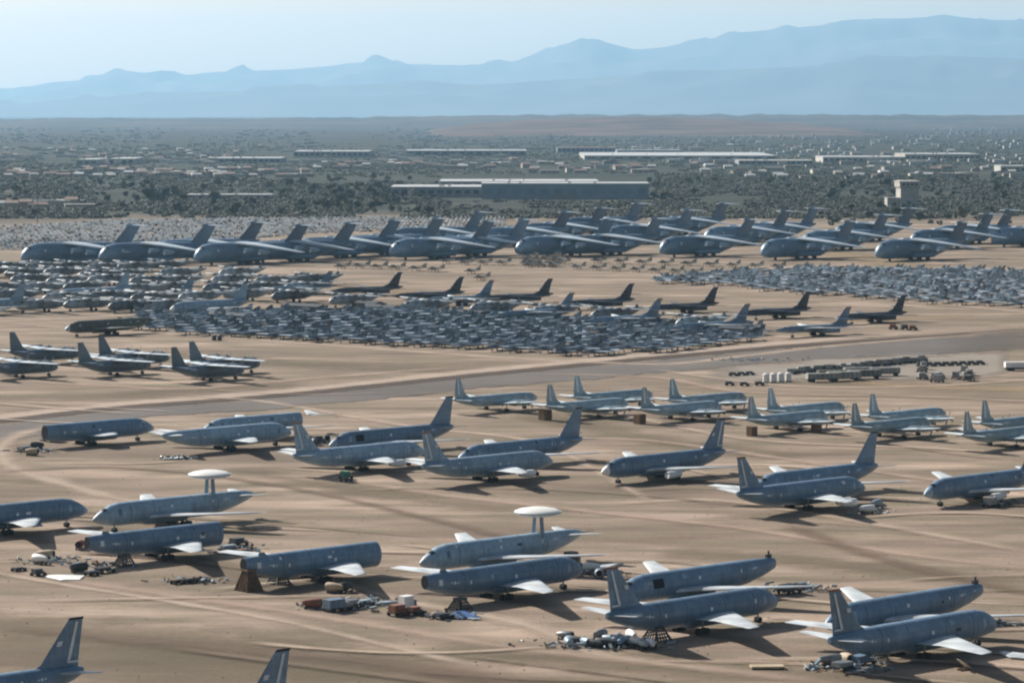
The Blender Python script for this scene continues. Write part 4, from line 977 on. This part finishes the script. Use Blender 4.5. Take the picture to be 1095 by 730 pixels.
# ------------------------------------------------------------------ tower and far buildings
def facade_building(name, px0, px1, py, h, depth, wall, roofm, label, cat='building', group=None, bays=None, rot=0, parap=True, wm2=None):
    a, b = at(px0, py), at(px1, py); c = (a+b)/2; w = (b-a).length
    e = empty(name, c, rot, label, cat, group)
    MB().box(-w/2,w/2,0,depth,0,h).build('wall', wall, e, smooth=False)
    MB().box(-w/2-.4,w/2+.4,-.4,depth+.4,h,h+.6).build('roof', roofm, e, smooth=False)
    n = min(14, bays or max(2, int(w/9)))
    for k in range(n):
        x = -w/2+(k+.5)*w/n; MB().box(x-w/n*.28,x+w/n*.28,-.12,-.02,h*.35,h*.7).build('window', wm2 or GLASS, e, smooth=False)
    MB().box(-w*.07,w*.07,-.2,-.02,0,min(4,h*.3)+1).build('door', STEEL, e, smooth=False)
    if parap:
        for k in range(max(1, n//3)):
            x = random.uniform(-w*.4,w*.4); MB().box(x,x+3,depth*.3,depth*.3+3,h+.6,h+1.8).build('roof_unit', CONC, e, smooth=False)
    return e
BW2 = paint('hangar_door_blue',(.17,.23,.29),.6,.1,.05)
BW = paint('blue_metal_wall', (.21,.27,.32), .6, .1, .05, stretch=(1,1,3))
TW = paint('tan_wall', (.36,.31,.25), .8, .12, .05)
WW = paint('white_roofing', (.46,.46,.45), .5, .06, .05)
PW = paint('pink_wall', (.36,.29,.24), .8, .12, .05)
GWL = paint('grey_wall', (.25,.26,.27), .8, .12, .05)
BR = paint('brown_roof', (.20,.13,.10), .8, .15, .1)
facade_building('hangar', 515,694,213,15,60,BW,WW,'long blue walled hangar in the middle distance behind the transports','hangar', bays=12, wm2=BW2)
facade_building('warehouse', 418,514,211,10,90,GWL,WW,'grey warehouse joined to the left end of the blue hangar','warehouse')
facade_building('warehouse', 470,640,200,6,110,CONC,WW,'pale flat roofed shed just behind the blue hangar','warehouse')
facade_building('warehouse', 314,394,168,10,160,GWL,WW,'long white roofed warehouse left of centre in the far suburb','warehouse')
facade_building('warehouse', 434,563,167,10,170,GWL,WW,'long white roofed warehouse at centre in the far suburb','warehouse')
facade_building('warehouse', 625,832,171,7,420,CONC,WW,'very long bright white roof right of centre in the far plain','warehouse')
facade_building('warehouse', 82,104,177,9,130,CONC,WW,'small white roofed block, left of a pair at far left','warehouse')
facade_building('warehouse', 116,143,176,9,140,CONC,WW,'small white roofed block, right of a pair at far left','warehouse')
facade_building('warehouse', 228,300,174,7,130,GWL,WW,'white roofed warehouse further left of the long one','warehouse')
facade_building('warehouse', 880,968,174,9,130,CONC,WW,'pale institutional building right, behind the tower','building')
facade_building('warehouse', 968,1048,172,11,150,TW,WW,'flat roofed building with dark front right of the institution','building')
facade_building('warehouse', 790,870,176,6,90,GWL,CONC,'low grey building left of the pale institution','building')
facade_building('warehouse', 1070,1105,184,8,60,CONC,WW,'small white building at the right edge of the far plain','building')
facade_building('warehouse', 200,290,213,4,30,CONC,WW,'low white shed line among the trees at left','building')
facade_building('warehouse', 596,660,163,9,120,BW,BR,'dark low building at centre of the far suburb','building')
facade_building('warehouse', 660,730,166,9,120,BW,GWL,'dark low building right of centre in the far suburb','building')
# tower
c = at(970,221); e = empty('tower', c, R(8), 'square beige tower with overhanging top and low annex, right middle distance', 'tower')
MB().box(-8.3,8.3,-8.3,8.3,0,17).build('shaft', CONC, e, smooth=False)
MB().loft([[(x*w,y*w,z) for x, y in ((-1,-1),(1,-1),(1,1),(-1,1))] for z, w in ((17,8.7),(18,9.4),(22.5,9.6))]).build('cab', CONC, e, smooth=False)
MB().loft([[(x*w,y*w,z) for x, y in ((-1,-1),(1,-1),(1,1),(-1,1))] for z, w in ((22.5,10),(23.2,10),(23.8,7))]).build('roof', CONC, e, smooth=False)
m = MB()
for k in range(4): m.box(-7+k*3.8,-4.4+k*3.8,-9.75,-9.55,19.2,21.4)
m.build('window', GLASS, e, smooth=False)
MB().box(-20,-8.4,-6,4,0,8).box(-20.3,-8.4,-6.3,4.3,8,8.5).build('annex', CONC, e, smooth=False)
MB().box(-15,-12,-6.1,-5.95,0,4).box(-2,1,-8.42,-8.32,0,5).build('door', DARKSTEEL, e, smooth=False)
# houses
hw = [CONC, TW, PW, GWL, paint('cream_wall',(.50,.46,.38),.8,.08,.1)]; hr = [BR, WW, CONC, GWL, paint('red_tile_roof',(.22,.15,.12),.8,.15,.2)]
hp = []
for k in range(8):
    e = empty('house', (0,0,0), 0, None, 'house', 'houses of the far suburb')
    w, d, h = (13,16,11,18,22,14,12,26)[k], (10,11,9,12,12,10,14,14)[k], (3.2,3.4,3.2,3.6,5.8,3.4,6,4.2)[k]
    wm, rm = hw[k % 5], hr[(k*3+1) % 5]
    MB().box(-w/2,w/2,-d/2,d/2,0,h).build('wall', wm, e, smooth=False)
    if k in (1,4,7): MB().box(-w/2-.4,w/2+.4,-d/2-.4,d/2+.4,h,h+.5).build('roof', rm, e, smooth=False)
    else: MB().loft([[(x,-d/2-.6,h),(x,d/2+.6,h),(x*.8,0,h+2.2)] for x in (-w/2-.6,w/2+.6)]).build('roof', rm, e, smooth=False)
    m = MB()
    for x in (-w*.3,w*.25): m.box(x-.8,x+.8,-d/2-.06,-d/2-.01,1.0,2.3)
    m.build('window', GLASS, e, smooth=False); MB().box(-.5,.5,-d/2-.08,-d/2-.01,0,2.2).build('door', DARKSTEEL, e, smooth=False)
    e['label'] = ['concrete grey house with pitched roof in the far suburb','tan flat roofed house in the far suburb','pink walled low house in the far suburb','grey wide house in the far suburb','cream two storey block in the far suburb','pale house with brown pitched roof in the far suburb','tall tan house in the far suburb','long pink flat roofed block in the far suburb'][k]
    hp.append(e)
hu = [0]*8; hpts = []
bands = [(0,330,182,190,70),(330,560,173,181,46),(150,250,181,190,16),(0,90,219,224,14),(560,700,175,186,26),(740,1095,178,192,44),(0,300,158,172,40),(600,1095,150,166,34)]
for x0, x1, y0, y1, n in bands:
    for k in range(n): hpts.append((x0+(x1-x0)*(k+random.random())/n, random.uniform(y0, y1)))
for px, py in hpts:
    k = random.randrange(8); o = hp[k] if hu[k] == 0 else copy_tree(hp[k]); hu[k] += 1
    o.location = at(px, py); o.rotation_euler = (0,0,R(random.choice((0,90,180,15,-12))+random.uniform(-4,4)))
print('houses', len(hpts))
MH = MB()
for k in range(2600):
    py = 124.5 + 52*random.random()**1.5; px = random.uniform(-30,1125)
    if noise.noise(Vector((px*.012, py*.12, 3))) < -.02: continue
    p = at(px, py); w, d, h = random.uniform(9,24), random.uniform(9,18), random.uniform(3,6)
    MH.box(p.x-w/2,p.x+w/2,p.y-d/2,p.y+d/2,0,h,random.randrange(5))
tag(MH.build('distant_suburb', [WW,CONC,WW,CONC,TW], smooth=False), 'mass of tiny distant suburban roofs below the mountains', 'suburb', kind='stuff')

# ------------------------------------------------------------------ trees
LEAF = [paint('leaf_dark',(.050,.068,.036),.8,.35,.5), paint('leaf_olive',(.075,.09,.045),.8,.35,.5), paint('leaf_grey_green',(.10,.115,.075),.8,.3,.5)]
BARK = paint('bark',(.12,.09,.065),.9,.3,1)
def crown(h, w, n, seed, mb=None, org=(0,0,0), mi=0, sz=.6):
    rnd = random.Random(seed); mb = mb or MB()
    lobes = [(rnd.uniform(-.5,.5)*w, rnd.uniform(-.5,.5)*w, h*rnd.uniform(.45,.85), rnd.uniform(.28,.5)*w) for _ in range(5)]
    for _ in range(n):
        lx, ly, lz, lr = rnd.choice(lobes)
        d = Vector((rnd.gauss(0,1),rnd.gauss(0,1),rnd.gauss(0,.8))).normalized()*lr*rnd.uniform(.55,1.05)
        c = Vector((org[0]+lx*.7+d.x, org[1]+ly*.7+d.y, org[2]+max(h*.18, lz+d.z*.8)))
        a = Vector((rnd.gauss(0,1),rnd.gauss(0,1),rnd.gauss(0,1))).normalized(); b = a.orthogonal().normalized()*sz*rnd.uniform(.6,1.3); a = a*sz*rnd.uniform(.6,1.3)
        mb.add([c-a-b,c+a-b*.6,c+a*.7+b,c-a*.8+b*1.1], [(0,1,2,3)], mi)
    return mb
tp = []
for k in range(6):
    e = empty('tree', (0,0,0), 0, None, 'tree', 'trees of the middle distance')
    h, w = (7,8.5,6,10,5,12)[k], (7,8,7,8,6,10)[k]
    crown(h, w, 330, k).build('crown', LEAF[k % 3], e, smooth=False)
    m = MB().tube((0,0,0),(.2,0,h*.5),.28,.16,7)
    for q in range(4):
        a = q*1.6+k; m.tube((.1,0,h*.3),(math.cos(a)*w*.3,math.sin(a)*w*.3,h*.68),.12,.05,5)
    m.build('trunk', BARK, e)
    e['label'] = ['dark green rounded tree in the scrub belt behind the transports','tall olive tree in the scrub belt behind the transports','grey green low tree in the scrub belt behind the transports','tall dark tree in the scrub belt behind the transports','small olive tree in the scrub belt behind the transports','broad pale green tree in the scrub belt behind the transports'][k]
    tp.append(e)
tu = [0]*6
tpts = [(random.gauss(520,16) if k < 0 else random.uniform(0,1095), 0) for k in range(0)]
for k in range(290):
    r = random.random()
    if r < .16: px, py = random.gauss(385,28), random.uniform(200,228)
    elif r < .24: px, py = random.gauss(355,14), random.uniform(212,226)
    elif r < .40: px, py = random.uniform(900,1095), random.uniform(190,214)
    elif r < .52: px, py = random.uniform(690,960), random.uniform(192,214)
    elif r < .60: px, py = random.uniform(860,1095), random.uniform(222,236)
    else: px, py = random.uniform(-10,470), random.uniform(192,232)
    q = random.randrange(6); o = tp[q] if tu[q] == 0 else copy_tree(tp[q]); tu[q] += 1
    o.location = at(px, py); s = random.uniform(.5,.95); o.scale = (s,s,s); o.rotation_euler = (0,0,random.uniform(0,6.28))
SC = MB(); nb = 0
while nb < 21000:
    px = random.uniform(-25,1120); py = 142 + 92*random.random()**.75
    if 470 < px < 700 and 186 < py < 216: continue
    if noise.noise(Vector((px*.011, py*.07, 1))) + noise.noise(Vector((px*.05, py*.3, 4)))*.5 < (-.12 if py < 186 else -.30): continue
    p = at(px, py); h = random.uniform(1.0,2.9); w = h*random.uniform(1.2,2.2)
    for q in range(5):
        c = Vector((p.x+random.uniform(-w,w)*.5, p.y+random.uniform(-w,w)*.5, h*random.uniform(.3,.75)))
        a = Vector((random.gauss(0,1),random.gauss(0,.6),random.gauss(0,.5))).normalized(); b = a.cross(Vector((random.uniform(-.3,.3),1,random.uniform(-.3,.3)))).normalized()*h*.3; a = a*w*.38
        SC.add([c-a-b,c+a-b,c+a*.7+b,c-a*.8+b,c+Vector((0,-w*.3,h*.1))], [(0,1,4),(1,2,4),(2,3,4),(3,0,4)], nb % 3)
    nb += 1
tag(SC.build('desert_scrub', [paint('scrub_a',(.062,.075,.055),.9,.3,.2),paint('scrub_b',(.085,.092,.066),.9,.3,.2),paint('scrub_c',(.12,.115,.085),.9,.3,.2)], smooth=False), 'belt of low desert scrub and small trees stretching to the hills', 'scrub', kind='stuff')
# bushes and poles
for k in range(26):
    e = empty('bush', at(random.uniform(850,1095), random.uniform(228,243)), 0, 'rounded desert bush on the bare ground near the tower', 'bush', 'desert bushes near the tower')
    crown(2.6, 4.5, 60, 90+k % 4, sz=.55).build('foliage', LEAF[k % 3], e, smooth=False)
    MB().tube((0,0,0),(0,0,1.2),.1,.06,5).build('stem', BARK, e)
for k, (x, y, h) in enumerate(((40,238,26),(355,236,28),(560,233,24),(858,222,20),(1046,205,26),(560,205,20))):
    e = empty('utility_pole', at(x, y), 0, 'tall thin utility pole, %s in the far scrub belt' % wd[k], 'pole', 'utility poles')
    MB().tube((0,0,0),(0,0,h),.35,.2,8).build('pole', BARK, e); MB().box(-1.8,1.8,-.12,.12,h*.92,h*.92+.25).build('crossarm', BARK, e, smooth=False)

# ------------------------------------------------------------------ hills and mountains
def rock(name, c1, c2, sc_):
    return paint(name, c1, .95, 0, sc_, col2=c2, spec=.1)
def ridge(name, outline, D0, D1, peak, mat, namp, label, nx=260, ny=36, base=0, zoff=0, jag=.5):
    Dm = D0+(D1-D0)*peak; vs, fs = [], []
    xs_ = [p[0] for p in outline]
    def prof(px):
        if px <= xs_[0]: return outline[0][1]
        for a, b in zip(outline, outline[1:]):
            if a[0] <= px <= b[0]:
                t = (px-a[0])/(b[0]-a[0]); t = t*t*(3-2*t)*.5+t*.5; return a[1]+(b[1]-a[1])*t
        return outline[-1][1]
    for j in range(ny+1):
        v = j/ny; D = D0+(D1-D0)*v
        for i in range(nx+1):
            px = -260+(1095+520)*i/nx; x = (px-CX)/F*Dm
            H = CH+(YH-prof(px)+jag*noise.noise(Vector((px*.045,nx,0)))+jag*.5*noise.noise(Vector((px*.13,nx,5))))/F*Dm
            sh = (v/peak) if v < peak else (1-v)/(1-peak)
            sh = max(0, sh)**1.15
            q = Vector((x/2600, D/2600, 0)); r_ = 0; am = 1
            for o_ in range(5):
                r_ += am*(1-2*abs(noise.noise(q))); q = q*2.1+Vector((3,7,0)); am *= .5
            z = H*sh + namp*(r_-1.1)*min(1, sh*1.6)*(1-abs(v-peak) if abs(v-peak) > .02 else .25)*(.25 if abs(v-peak) < .03 else 1)
            vs.append((x*(.86+.14*v/peak) if v < peak else x, D, (z if j not in (0, ny) else -1)+zoff))
    for j in range(ny):
        for i in range(nx):
            k = j*(nx+1)+i; fs.append((k,k+1,k+nx+2,k+nx+1))
    return tag(MB().add(vs, fs).build(name, mat), label, kind='structure')
M1 = rock('mountain_rock', (.075,.072,.065), (.12,.105,.09), .0005)
out1 = [(-260,112),(-120,104),(0,96),(30,91),(60,87),(85,86),(100,82),(128,78),(150,80),(165,81),(200,79.5),(240,76),(300,73.5),(345,70),(375,66.5),(405,64),(440,67.5),(500,68),(545,66),(570,58),(600,48),(640,43),(680,52),(705,50),(740,43),(790,33),(850,28),(875,26),(890,22),(905,24),(930,18),(960,18),(985,17),(1005,14),(1030,17),(1055,20),(1095,20),(1180,28),(1260,35),(1360,50)]
ridge('mountains', out1, 48000, 64000, .6, M1, 260, 'long blue mountain range along the horizon')
out2 = [(-260,120),(-100,116),(0,112),(90,106),(160,98),(260,97),(330,92),(430,88),(520,90),(600,84),(690,78),(760,74),(860,70),(930,62),(1000,58),(1060,60),(1120,64),(1360,80)]
ridge('mountains', out2, 42000, 49000, .6, M1, 150, 'lower foothills in front of the mountain range')
out3 = [(-260,128),(0,128),(100,127),(250,126.5),(360,126),(420,125),(480,124),(520,123.5),(600,122.5),(660,123),(740,122.5),(850,122.5),(1000,123),(1095,123),(1360,124)]
M3 = rock('hill_scrub', (.018,.02,.018), (.085,.06,.05), .0016)
ridge('hills', out3, 15000, 23000, .5, M3, 14, 'low brown scrubby hills at the edge of the plain', nx=300, ny=30, jag=1.6)

out4 = [(-260,165),(420,152),(470,137),(520,131),(580,127.5),(640,125.5),(700,125),(760,127),(830,130.5),(900,136),(960,150),(1360,165)]
ridge('hills', out4, 10500, 15500, .5, rock('reddish_hill', (.04,.034,.03), (.15,.09,.072), .003), 6, 'low reddish brown rise in front of the mountains', nx=200, ny=24, jag=.8)
# ------------------------------------------------------------------ light, sky, haze
w = bpy.data.worlds.new('World'); sc.world = w; w.use_nodes = True; nt = w.node_tree
bg = nt.nodes['Background']; sky = nt.nodes.new('ShaderNodeTexSky'); sky.sky_type = 'NISHITA'; sky.sun_disc = False
sv = Vector((1.15, -1.1, -1.0)).normalized()           # the way the light travels
elev = math.asin(-sv.z); azi = math.atan2(-sv.x, -sv.y)
sky.sun_elevation = elev; sky.sun_rotation = azi
sky.air_density = 1.0; sky.dust_density = 5.0; sky.ozone_density = 0.3; sky.altitude = 800
tc = nt.nodes.new('ShaderNodeTexCoord'); sx = nt.nodes.new('ShaderNodeSeparateXYZ'); nt.links.new(tc.outputs['Generated'], sx.inputs[0])
mr = nt.nodes.new('ShaderNodeMapRange'); mr.interpolation_type = 'SMOOTHSTEP'; mr.inputs['From Min'].default_value = .0; mr.inputs['From Max'].default_value = .22
mr.inputs['To Min'].default_value = 1; mr.inputs['To Max'].default_value = 0; nt.links.new(sx.outputs['Z'], mr.inputs['Value'])
mx = nt.nodes.new('ShaderNodeMix'); mx.data_type = 'RGBA'; mx.blend_type = 'MULTIPLY'; mx.inputs[7].default_value = (3.1,2.35,1.45,1)   # warm dust veil low in the sky
nt.links.new(mr.outputs['Result'], mx.inputs['Factor']); nt.links.new(sky.outputs['Color'], mx.inputs[6]); nt.links.new(mx.outputs[2], bg.inputs['Color']); bg.inputs['Strength'].default_value = 0.05
sd = bpy.data.lights.new('sun', 'SUN'); so = bpy.data.objects.new('sun', sd); COL.objects.link(so)
sd.energy = 5.0; sd.angle = R(.53); sd.color = (1.0,.95,.88)
so.rotation_euler = sv.to_track_quat('-Z','Y').to_euler(); so.location = (-200,0,300)
HZ = 2.3e-5
hm = bpy.data.materials.new('haze'); hm.use_nodes = True; nt = hm.node_tree; nt.nodes.remove(nt.nodes['Principled BSDF'])
pv = nt.nodes.new('ShaderNodeVolumePrincipled'); pv.inputs['Color'].default_value = (.42,.72,1.0,1); pv.inputs['Density'].default_value = HZ; pv.inputs['Anisotropy'].default_value = .30
nt.links.new(pv.outputs['Volume'], nt.nodes['Material Output'].inputs['Volume'])
hz = MB().box(-52000,52000,-900,72000,-3,2150).build('haze', hm, smooth=False); tag(hz, 'thin blue air haze over the plain', 'haze', kind='stuff')

sc.view_settings.view_transform = 'Standard'; sc.view_settings.look = 'None'; sc.view_settings.gamma = 1; sc.view_settings.exposure = 0.62
sc.cycles.max_bounces = 6; sc.cycles.diffuse_bounces = 2; sc.cycles.volume_bounces = 1; sc.cycles.transparent_max_bounces = 16
sc.cycles.use_denoising = True
sc.cycles.pixel_filter_type = 'BLACKMAN_HARRIS'; sc.cycles.filter_width = 2.2
